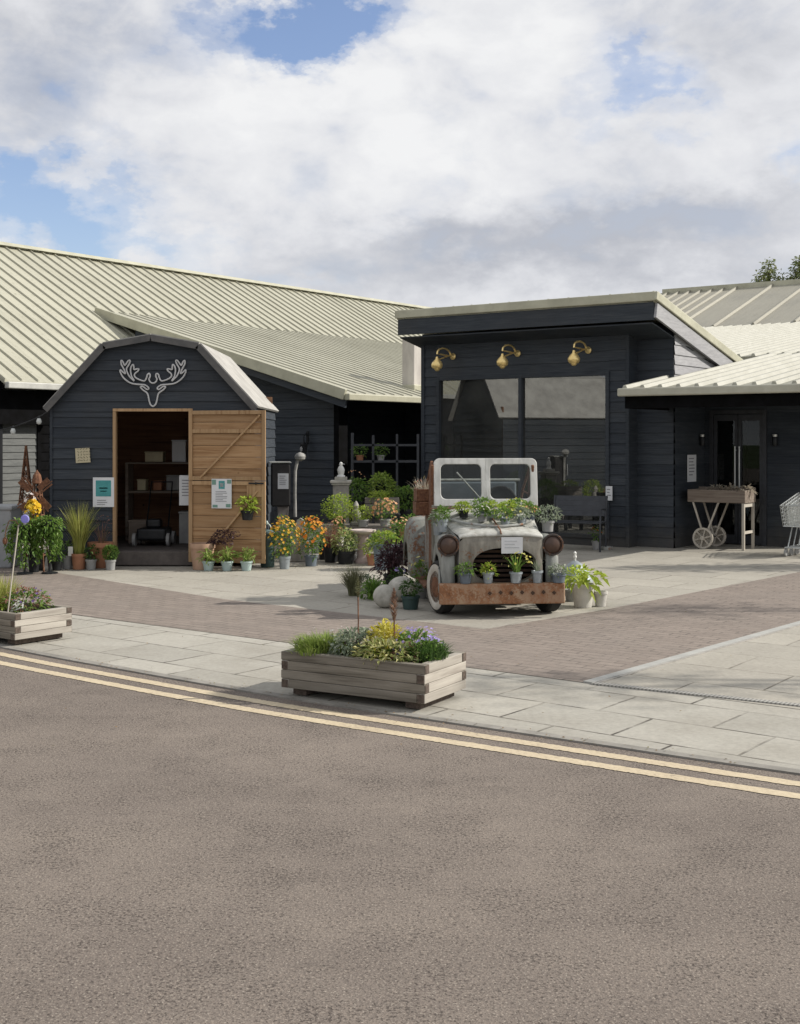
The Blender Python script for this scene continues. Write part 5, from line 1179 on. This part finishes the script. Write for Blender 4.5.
# cab sides, seat, bed
for sx in (-1, 1):
    m = MB(); m.prism([(.80, .2), (.80, 1.38), (.86, 1.43), (.98, 1.36), (1.0, .95), (1.0, .2)], sx*.50, sx*.53); m.build('door_post', RUST, tk, bev=.006)
    m = MB(); m.prism([(1.0, .24), (1.0, .92), (1.42, .86), (1.42, .24)], sx*.505, sx*.525); m.build('door', GALVB if sx > 0 else rusty('side_metal', (.28, .28, .26), (.18, .17, .16), .4, 5), tk, bev=.006)
    m = MB(); m.tube([(sx*.515, .95, 1.37), (sx*.515, 1.35, 1.12), (sx*.515, 1.6, .84)], .014, 6); m.tube([(sx*.515, 1.0, 1.08), (sx*.515, 1.36, 1.1)], .01, 6); m.build('side_rail', RUST, tk, True)
    m = MB(); m.box(sx*.44-.09, sx*.44+.13*(1 if sx > 0 else .0)+(.0 if sx > 0 else .09), .5, 1.45, .17, .2); m.box(min(sx*.40, sx*.62), max(sx*.40, sx*.62), .55, 1.45, .17, .195); m.build('running_board', RUST, tk)
m = MB(); m.box(-.46, .46, 1.42, 1.46, .4, 1.2); m.build('seat_back', plain('blue_grey_seat', (.24, .27, .3), (.17, .2, .22), 5, .5), tk, bev=.03)
m = MB(); m.box(-.45, .45, 1.05, 1.41, .35, .62); m.build('seat_cushion', plain('dark_seat', (.1, .09, .08), (.06, .055, .05), 8, .7), tk, bev=.04)
m = MB(); m.tube([(-.5, 1.44, 1.215), (.5, 1.44, 1.215)], .014, 8); m.tube([(-.2, 1.3, 1.3), (.05, 1.1, 1.0)], .008, 6); m.build('cross_rail', CABW, tk, True)
m = MB(); m.lathe([(.15, -.012), (.165, 0), (.15, .012), (.135, 0), (.15, -.012)], 22, (.22, .98, 1.02), Matrix.Rotation(R(65), 3, 'X')); m.tube([(.22, .98, 1.02), (.22, .84, .9)], .012, 6); m.build('steering_wheel', RUBBER, tk, True)
m = MB(); m.box(-.47, .47, 1.48, 2.5, .38, .42); m.box(-.5, -.47, 1.47, 2.5, .38, .74); m.box(.47, .5, 1.47, 2.5, .38, .74); m.box(-.47, .47, 2.47, 2.5, .42, .74); m.build('load_bed', rusty('bed_metal', (.25, .25, .24), (.17, .15, .14), .7, 3), tk, bev=.006)
m = MB(); m.box(-.36, -.28, -.2, 2.4, .2, .27); m.box(.28, .36, -.2, 2.4, .2, .27); m.box(-.44, .44, -.03, .03, .22, .28); m.box(-.44, .44, 1.82, 1.88, .22, .28); m.build('chassis', RUBBER, tk)
m = MB(); m.box(-.585, .585, -.40, -.345, .13, .32); m.box(-.585, .585, -.345, -.31, .29, .32); m.box(-.3, -.22, -.345, -.2, .18, .26); m.box(.22, .3, -.345, -.2, .18, .26); bo = m.build('bumper', RUSTB, tk, bev=.012)
m = MB()
for i in range(7): m.box(-.014, .014, -.008, .004, -.014, .014, Matrix.Translation((-.12+i*.1, -.403, .232+.006*(i % 2))) @ Matrix.Rotation(R(45), 4, 'Y'))
m.build('bolts', plain('dark_rust', (.09, .05, .03), (.05, .03, .02), 20, .8), bo)
for sx in (-1, 1):
    hl = bpy.data.objects.new('headlight', None); C.objects.link(hl); hl.parent = tk; hl.location = (sx*.49, -.27, .665)
    MX = Matrix.Rotation(R(90), 3, 'X')
    m = MB(); m.lathe([(.03, -.14), (.07, -.1), (.095, -.03), (.1, .0), (.104, .02), (.1, .035), (.086, .035), (.083, .02)], 24, (0, 0, 0), MX); m.build('bowl', rusty('headlight_rust', (.05, .038, .032), (.03, .022, .018), .45, 6), hl, True)
    m = MB(); m.lathe([(.085, .018), (.06, .036), (.03, .044), (.0001, .046)], 22, (0, 0, 0), MX); m.build('lens', plain('rust_lens', (.085, .05, .036), (.05, .03, .022), 7, .3), hl, True)
    m = MB(); m.box(-.06, .06, .02, .12, -.13, .02); m.build('bracket', RUST, hl, bev=.01)
notice('notice', 'blank white card fixed to the truck nose above its grille', tw_(-.0, -.325, .59), Matrix.Rotation(TR, 3, 'Z') @ X, Matrix.Rotation(TR, 3, 'Z') @ NY, .2, .15, txt(.15, .85, .8, 3, .2, plain('faint_ink', (.6, .62, .64), None, 5)), PAPER, 'card')
# things standing on the truck
BN = 'small pots on the truck bonnet'
def bz(x, y): return .80+(y)*.173+.035*(1-(x/.48)**2)+.012
bons = [(-.30, .42, LIME, None, 'lime leaved plant in a small pot at the left of the truck bonnet'), (-.14, .22, GRN, FWHI, 'small white flowered plant second from left on the truck bonnet'), (-.02, .34, LIME, None, 'bright lime plant near the middle of the truck bonnet'),
        (.07, .08, GRN, FLEM, 'yellow flowered plant at the front middle of the truck bonnet'), (.16, .38, LIME, None, 'lime plant behind the yellow flowers on the truck bonnet'), (.25, .16, SAGE, FLEM, 'silvery plant with lemon flowers at the front right of the truck bonnet'),
        (.38, .36, GRN, FPEACH, 'green plant with a few peach flowers at the right of the truck bonnet'), (-.08, .52, GRN, None, 'green plant at the back of the bonnet below the windscreen divider'), (.27, .56, GRN, FLEM, 'tall green plant at the back right of the bonnet below the windscreen')]
for x, y, lm, fm, lab in bons:
    r_ = .09+.015*rng.random()
    potted(lab, tw_(x*.95+.02, y-.12, bz(x, y-.12)), (.07, .05, .04, rng.choice((GREYP, ZINC, BLUEP, BLACKM))), (lambda h, lm=lm, fm=fm, r_=r_: [('foliage', lm, MB().leaves((0, 0, h+.03), (r_, r_, .055), 230, .038, .018, rng, clump=7))]+([('flowers', fm, MB().flowers((0, 0, h+.035), (r_, r_, .055), 14, .026, rng))] if fm else [])), BN)
for x, y, lab in ((-.52, .26, 'rear small plant in a metal pot on the truck wing behind the left headlight'), (-.5, .08, 'front small plant in a metal pot on the truck wing behind the left headlight')):
    potted(lab, tw_(x, y, .765 if y < .2 else .72), (.12, .052, .042, ZINC), bushy(rng.choice((SAGE, GRN)), .075, .07, 150, .045, .02), 'small pots on the truck wings')
potted('bushy grey green plant on the truck wing behind the right headlight', tw_(.52, .08, .762), (.1, .06, .05, GREYP), bushy(SAGE, .13, .09, 280, .035, .012), 'small pots on the truck wings')
potted('green plant in the bed of the truck behind the seat', tw_(.3, 1.9, .42), (.2, .12, .1, GREYP), bushy(GRN, .2, .2, 200, .07, .028))
BG = 'small pots along the truck bumper'
bump_ = [(-.34, .10, .06, BLUEP, GRN, None, 'dark pot of low green plant at the left of the truck bumper'), (-.13, .1, .052, ZINC, LIME, FPEACH, 'small pot with wilted pinkish plant second from left on the truck bumper'),
         (.13, .1, .058, ZINC, GRN, FLEM, 'spiky plant with lemon flowers in a shiny pot on the bumper centre'), (.33, .11, .05, ZINC, SAGE, None, 'metal pot with a few sprigs second from right on the truck bumper'), (.53, .08, .07, BLUEP, SAGE, None, 'low silvery plant in a wide dark pot at the right of the truck bumper')]
for i, (x, h_, r_, pm_, lm, fm, lab) in enumerate(bump_):
    def parts(h, i=i, lm=lm, fm=fm, r_=r_):
        if i == 2: return [('foliage', lm, MB().blades((0, 0, h*.9), 60, .2, .2, .012, rng, .03)), ('flowers', fm, MB().flowers((.02, 0, h+.09), (.19, .08, .09), 34, .026, rng))]
        if i == 3: return [('foliage', lm, MB().blades((0, 0, h*.9), 22, .13, .08, .008, rng, .02))]
        return [('foliage', lm, MB().leaves((0, 0, h+.025), (r_*1.5, r_*1.4, .06), 150, .04, .018, rng, clump=6))]+([('flowers', fm, MB().flowers((0, 0, h+.03), (r_, r_, .04), 8, .03, rng))] if fm else [])
    potted(lab, tw_(x, -.362 if i < 4 else -.36, .322), (h_, r_, r_*.78, pm_), parts, BG)
for i, (x, y, z, lab) in enumerate(((-.56, 1.18, .87, 'lower rusty metal box stacked at the truck cab side'), (-.55, 1.2, 1.005, 'upper rusty metal box stacked at the truck cab side'))):
    m = MB(); w2, d2, h2 = .1, .17, .13
    m.box(-w2, w2, -d2, d2, 0, .01); m.box(-w2, -w2+.01, -d2, d2, .01, h2); m.box(w2-.01, w2, -d2, d2, .01, h2); m.box(-w2+.01, w2-.01, -d2, -d2+.01, .01, h2); m.box(-w2+.01, w2-.01, d2-.01, d2, .01, h2)
    tag(m.build('metal_box', RUST, loc=tw_(x, y, z), bev=.004), lab, 'box', 'rusty boxes on the truck side').rotation_euler.z = TR
t = potted('dry pale wiry plant sprouting from the upper rusty box on the truck', tw_(-.55, 1.25, 1.02), None, lambda h: [('stems', leafmat('dry_stems', [(.36, .32, .25), (.5, .46, .38), (.22, .18, .13)]), MB().blades((0, 0, 0), 90, .26, .18, .008, rng, .09)), ('foliage', RUSSET, MB().leaves((0, 0, .12), (.1, .14, .1), 50, .05, .02, rng))])

# ------------------------------------------------------------------ hand cart
ct = thing('hand_cart', 'weathered wooden flower cart with spoked wheels under the canopy', 'cart', Vector((4.40, 19.05, .008)), ANG)
CLn, CWd = .86, .46
m = MB(); m.box(-.02, CLn+.02, 0, .022, .70, .89); m.box(-.02, CLn+.02, CWd-.022, CWd, .70, .92); m.box(-.02, .002, .022, CWd-.022, .70, .89); m.box(CLn-.002, CLn+.02, .022, CWd-.022, .70, .89); m.box(.002, CLn-.002, .022, CWd-.022, .70, .72); m.build('tray', CARTW, ct, bev=.004)
for y in (.03, CWd-.03):
    wl = bpy.data.objects.new('cart_wheel', None); C.objects.link(wl); wl.parent = ct; wl.location = (.24, y-.06 if y < .2 else y+.06, .16)
    m = MB(); m.lathe([(.13, -.016), (.16, -.016), (.16, .016), (.13, .016), (.13, -.016)], 30, (0, 0, 0), Matrix.Rotation(R(90), 3, 'X')); m.build('rim', CARTL, wl)
    m = MB(); m.lathe([(.0001, -.03), (.035, -.03), (.035, .03), (.0001, .03)], 14, (0, 0, 0), Matrix.Rotation(R(90), 3, 'X'))
    for k in range(6): a = R(60*k+15); m.bar((.03*math.cos(a), 0, .03*math.sin(a)), (.135*math.cos(a), 0, .135*math.sin(a)), .022, .02, (0, 1, 0))
    m.build('spokes', CARTL, wl)
    m = MB(); m.bar((.06, y, .70), (.235, y, .17), .022, .03, (0, 1, 0)); m.bar((.46, y, .70), (.25, y, .17), .022, .03, (0, 1, 0)); m.build('strut', CARTL, ct)
    m = MB(); m.box(CLn-.035, CLn+.005, y-.02, y+.02, 0, .70); m.build('leg', CARTL, ct, bev=.003)
m = MB(); m.tube([(.24, -.04, .16), (.24, CWd+.04, .16)], .014, 8); m.build('axle', BLACKM, ct)
m = MB(); m.box(CLn-.03, CLn, .052, CWd-.052, .24, .28); m.box(CLn-.03, CLn, .052, CWd-.052, .64, .695); m.build('cross_bar', CARTL, ct)
for i, (x, w_) in enumerate(((.36, .2), (.6, .15), (.8, .2))):
    m = MB().leaves((0, 0, .03), (w_*.6, .14, .07), 70, .08, .03, rng)
    tag(m.build('dried_bundle', leafmat('dry_stems', []), loc=ct.location+U*x+V*.22+Vector((0, 0, .85)), recalc=False), ('pale dried bundle lying at the left of the cart tray', 'small pale dried bundle in the middle of the cart tray', 'dried brownish bundle at the right end of the cart tray')[i], 'dried flowers')

# ------------------------------------------------------------------ shopping trolleys
TA = R(48)
def make_trolley():
    t = thing('shopping_trolley', 'wire shopping trolley at the front of the nested row under the canopy', 'trolley', (0, 0, 0), TA, 'nested shopping trolleys')
    def basket_pt(u_, v_, w_):          # u along 0..1 (front->back), v -1..1 across, w 0..1 height
        x = .0+u_*.72; hw = (.19+.07*u_)*(1+.1*w_); z0 = .43-.04*u_*0; z1 = .72+.16*u_
        return Vector((x-.06*w_*(1-u_), v_*hw, z0+(z1-z0)*w_))
    m = MB()
    for i in range(13):
        u_ = i/12
        for v_ in (-1, 1): m.tube([basket_pt(u_, v_, 0), basket_pt(u_, v_, 1)], .005, 4)
        m.tube([basket_pt(u_, -1, 0), basket_pt(u_, 1, 0)], .005, 4)
    for k in range(9):
        v_ = -1+k*.25; m.tube([basket_pt(0, v_, 0), basket_pt(0, v_, 1)], .005, 4); m.tube([basket_pt(0, v_, 0), basket_pt(1, v_, 0)], .005, 4)
    for k in range(7):
        w_ = k/6; r_ = .0035 if 0 < k < 6 else .007
        m.tube([basket_pt(1, -1, w_), basket_pt(0, -1, w_), basket_pt(0, 1, w_), basket_pt(1, 1, w_)], r_, 5)
    m.build('basket', STEEL, t)
    m = MB()
    for s_ in (-1, 1): m.tube([(.02, s_*.17, .13), (.62, s_*.24, .13), (.70, s_*.24, .3), (.60, s_*.24, .5), (.72, s_*.25, .88), (.8, s_*.25, .98)], .011, 7); m.tube([(.12, s_*.175, .13), (.3, s_*.19, .43)], .009, 6)
    m.tube([(.02, -.17, .13), (.02, .17, .13)], .011, 7); m.tube([(.3, -.2, .13), (.3, .2, .13)], .009, 6); m.build('frame', STEEL, t, True)
    m = MB(); m.tube([(.8, -.27, .98), (.8, .27, .98)], .016, 10); m.build('handle', GREYP, t, True)
    for x, y in ((.05, -.17), (.05, .17), (.6, -.24), (.6, .24)):
        m = MB(); m.lathe([(.0001, -.014), (.05, -.014), (.055, 0), (.05, .014), (.0001, .014)], 14, (x, y, .055), Matrix.Rotation(R(90), 3, 'X')); m.box(x-.012, x+.012, y-.02, y+.02, .06, .13); m.build('castor', GREYP, t)
    return t
tr = make_trolley(); tb = Vector((5.53, 17.45, .008)); tr.location = tb; tdir = Vector((math.cos(TA), math.sin(TA), 0))
for i, lab in enumerate(('second wire shopping trolley nested behind the front one', 'third wire shopping trolley in the nested row at the right edge')): dup(tr, tb+tdir*.17*(i+1), None, lab)

# ------------------------------------------------------------------ trees
def tree(label, base, H, blobs, nleaf, ls, seed, group=None, trunk_r=.14):
    r = random.Random(seed); t = thing('tree', label, 'tree', base, 0, group); m = MB()
    top = Vector(blobs[0][0]); m.tube([(0, 0, 0), (top.x*.2, top.y*.2, H*.4), (top.x*.6, top.y*.6, H*.75), top], trunk_r, 9, trunk_r*.15)
    for c, rad in blobs:
        c = Vector(c); s = Vector((top.x*.2, top.y*.2, max(H*.3, c.z-rad[2]*1.6))); m.tube([s, s.lerp(c, .6)+Vector((0, 0, .15)), c], trunk_r*.45, 7, trunk_r*.1)
        for k in range(6):
            d = Vector((r.gauss(0, 1), r.gauss(0, 1), r.gauss(.3, .6))).normalized(); e = c+Vector((d.x*rad[0], d.y*rad[1], d.z*rad[2]))*.85
            m.tube([c, c.lerp(e, .5)+Vector((0, 0, .05)), e], trunk_r*.13, 5, trunk_r*.04)
    m.build('trunk', BARK, t, True); m = MB()
    for c, rad in blobs:
        m.leaves(c, rad, int(nleaf*rad[0]*rad[1]), ls, ls*.5, r, shell=.25, clump=13, droop=.35)
    m.build('crown', TREEL, t, recalc=False); return t
def tp(x, y, d): return P(x, y, d)
B0 = tp(771, 440, 50); B0.z = 0
tree('slender leafy tree top rising behind the upper roof, left one', B0, 9.0, [((-.1, 0, 8.45), (.38, .38, .5)), ((-.35, 0, 7.95), (.38, .4, .5)), ((.3, .1, 7.9), (.42, .4, .5)), ((0, 0, 7.3), (.7, .6, .6))], 1500, .15, 4, 'trees behind the roof', .1)
B0 = tp(803, 440, 50); B0.z = 0
tree('bushier tree top behind the upper roof, cut by the right edge', B0, 9.2, [((.0, 0, 8.6), (.5, .5, .6)), ((-.25, 0, 8.0), (.5, .5, .5)), ((.7, .1, 8.2), (.7, .7, .8)), ((.1, 0, 7.3), (.9, .8, .7))], 1500, .16, 5, 'trees behind the roof', .12)
# trees beside the road whose shade falls across the paving
tree('roadside tree standing to the right of the forecourt', (10.5, 16.6, 0), 4.6, [((0, 0, 4.3), (1., .45, .8)), ((-.9, .1, 3.6), (.9, .4, .55)), ((.7, -.2, 3.5), (.9, .4, .7)), ((-.2, .2, 2.9), (.9, .45, .4))], 950, .14, 6, 'trees beside the forecourt', .09)
tree('second roadside tree standing nearer the road', (13.5, 12.9, 0), 7, [((0, 0, 7), (1.2, .6, .6)), ((-1., .2, 6.3), (1.1, .45, .5)), ((1., -.2, 6.2), (1, .5, .6))], 190, .13, 7, 'trees beside the forecourt', .1)
tree('third roadside tree standing by the kerb', (12.5, 9.3, 0), 7.5, [((0, 0, 7.2), (1.6, .5, .6)), ((-1.4, .3, 6.6), (1.2, .4, .5)), ((1.2, -.3, 6.6), (1.2, .4, .6))], 170, .14, 8, 'trees beside the forecourt', .1)

# ------------------------------------------------------------------ bits blown about on the paving
rl = random.Random(77); m = MB()
def bit(p, sz):
    a = rl.uniform(0, 6.3); m.leaf(Vector((p[0], p[1], .013)), Vector((math.cos(a), math.sin(a), rl.uniform(-.02, .25))), sz, sz*.5, rl, 0)
for _ in range(240):
    i = rl.randrange(8, len(KL)-14); q_ = KL[i].lerp(KL[i+1], rl.random()); bit(q_+Vector((0, 1))*rl.gauss(.03, .07), rl.uniform(.008, .022))
for _ in range(130):
    t_ = rl.random(); q_ = PathL[1].lerp(PathL[2], t_*1.3-.1); bit(q_+Vector((rl.gauss(0, .25), rl.gauss(0, .12))), rl.uniform(.008, .02))
for _ in range(150): bit((rl.uniform(-3.5, 3.5), rl.uniform(6.6, 15.5)), rl.uniform(.01, .026))
for _ in range(120): bit((rl.uniform(-4.4, 0), rl.uniform(15.6, 16.2)), rl.uniform(.01, .03))
o = m.build('fallen_leaves', leafmat('dead_leaves', [(.12, .08, .04), (.2, .13, .06), (.08, .06, .035), (.16, .15, .06)]), recalc=False); tag(o, 'scattered dry leaf scraps on the paving and along the kerb', 'leaf litter', kind='stuff')

SH2 = 'plants filling in around the bird bath and truck tail'
for x_, d_, z_, pot_, fn_, lab_ in (
    (352, 17.1, 0, (.16, .1, .08, GREYP), bushy(GRN, .17, .14, 320, .05, .02, clump=8), 'green mound in a grey pot just behind the pale shrub by the bird bath'),
    (374, 16.4, 0, (.14, .1, .08, TERRA), bushy(LIME, .15, .13, 280, .05, .02, clump=8), 'lime mound in a terracotta pot between bird bath and metal tub'),
    (399, 16.6, 0, (.3, .13, .11, BLACKM), flowered(GRN, FPEACH, .18, .17, 360, 40, .04), 'peach dotted plant in a tall black pot behind the dark purple plant'),
    (326, 17.2, 0, (.2, .11, .09, BLACKM), bushy(SAGE, .17, .16, 320, .05, .018, clump=8), 'grey green plant in a black pot at the left end of the staging'),
    (411, 17.0, .0, (.42, .16, .12, TERRA), lambda h: [('foliage', RUSSET, MB().leaves((0, 0, h+.06), (.17, .17, .1), 200, .06, .025, rng)), ('green_leaves', GRN, MB().leaves((0, 0, h+.1), (.15, .15, .12), 140, .06, .022, rng))], 'russet and green plant in a tall terracotta pot behind the truck tail'),
    (366, 13.6, 0, None, lambda h: [('foliage', SAGE, MB().leaves((0, 0, .08), (.15, .13, .1), 260, .05, .02, rng, clump=8))], 'low grey green plant between the grass tuft and the purple plant'),
    (398, 13.5, 0, (.1, .08, .06, GREYP), lambda h: [('foliage', DGRN, MB().leaves((0, 0, h+.06), (.1, .1, .09), 150, .05, .022, rng)), ('flowers', FVIO, MB().flowers((0, 0, h+.08), (.1, .1, .08), 16, .03, rng))], 'pale violet flowered plant tucked behind the stone balls'),
    (57, 15.75, 0, (.12, .07, .055, BLACKM), bushy(DGRN, .1, .09, 140, .045, .02), 'small dark green plant in a black pot at the corner of the shed')):
    potted(lab_, dgr(x_, d_)+Vector((0, 0, z_)), pot_, fn_, SH2)

for x_, w_, h_, mt_, lab_ in ((.25, .26, .3, CARTW, 'wooden box on the floor at the left inside the shed'), (1.62, .22, .42, GREYP, 'tall grey bin on the floor at the right inside the shed')):
    m = MB(); m.box(-w_/2, w_/2, -.13, .13, 0, h_); m.box(-w_/2-.01, w_/2+.01, -.14, .14, h_, h_+.025)
    tag(m.build('storage_box', mt_, loc=(SX+.78+x_*.5, SY+1.25, .207), bev=.008), lab_, 'box')

for i_, (a_, b_, w_, h_, mt_, lab_) in enumerate(((-2.9, 1.3, .5, 1.5, CARTL, 'tall pale wooden dresser standing inside the pavilion at the left'), (-2.3, 1.9, .9, .8, WPOT, 'low pale cabinet deep inside the pavilion'))):
    t = thing('cabinet', lab_, 'cabinet', T0+U*a_+V*b_+Vector((0, 0, .02)), ANG)
    m = MB(); m.box(0, w_, 0, .4, .06, h_); m.box(-.03, w_+.03, -.03, .43, h_, h_+.04); m.box(.03, w_-.03, .03, .37, 0, .06); m.build('case', mt_, t, bev=.01)
    for k_ in range(2):
        m = MB(); m.box(.03+k_*(w_/2-.01), w_/2-.02+k_*(w_/2-.01), -.018, -.002, .1, h_-.06); d_ = m.build('door', mt_, t, bev=.006)
        m = MB(); m.ball((w_/2-.05+k_*.1, -.03, h_*.5), .016); m.build('knob', BLACKM, d_, True)
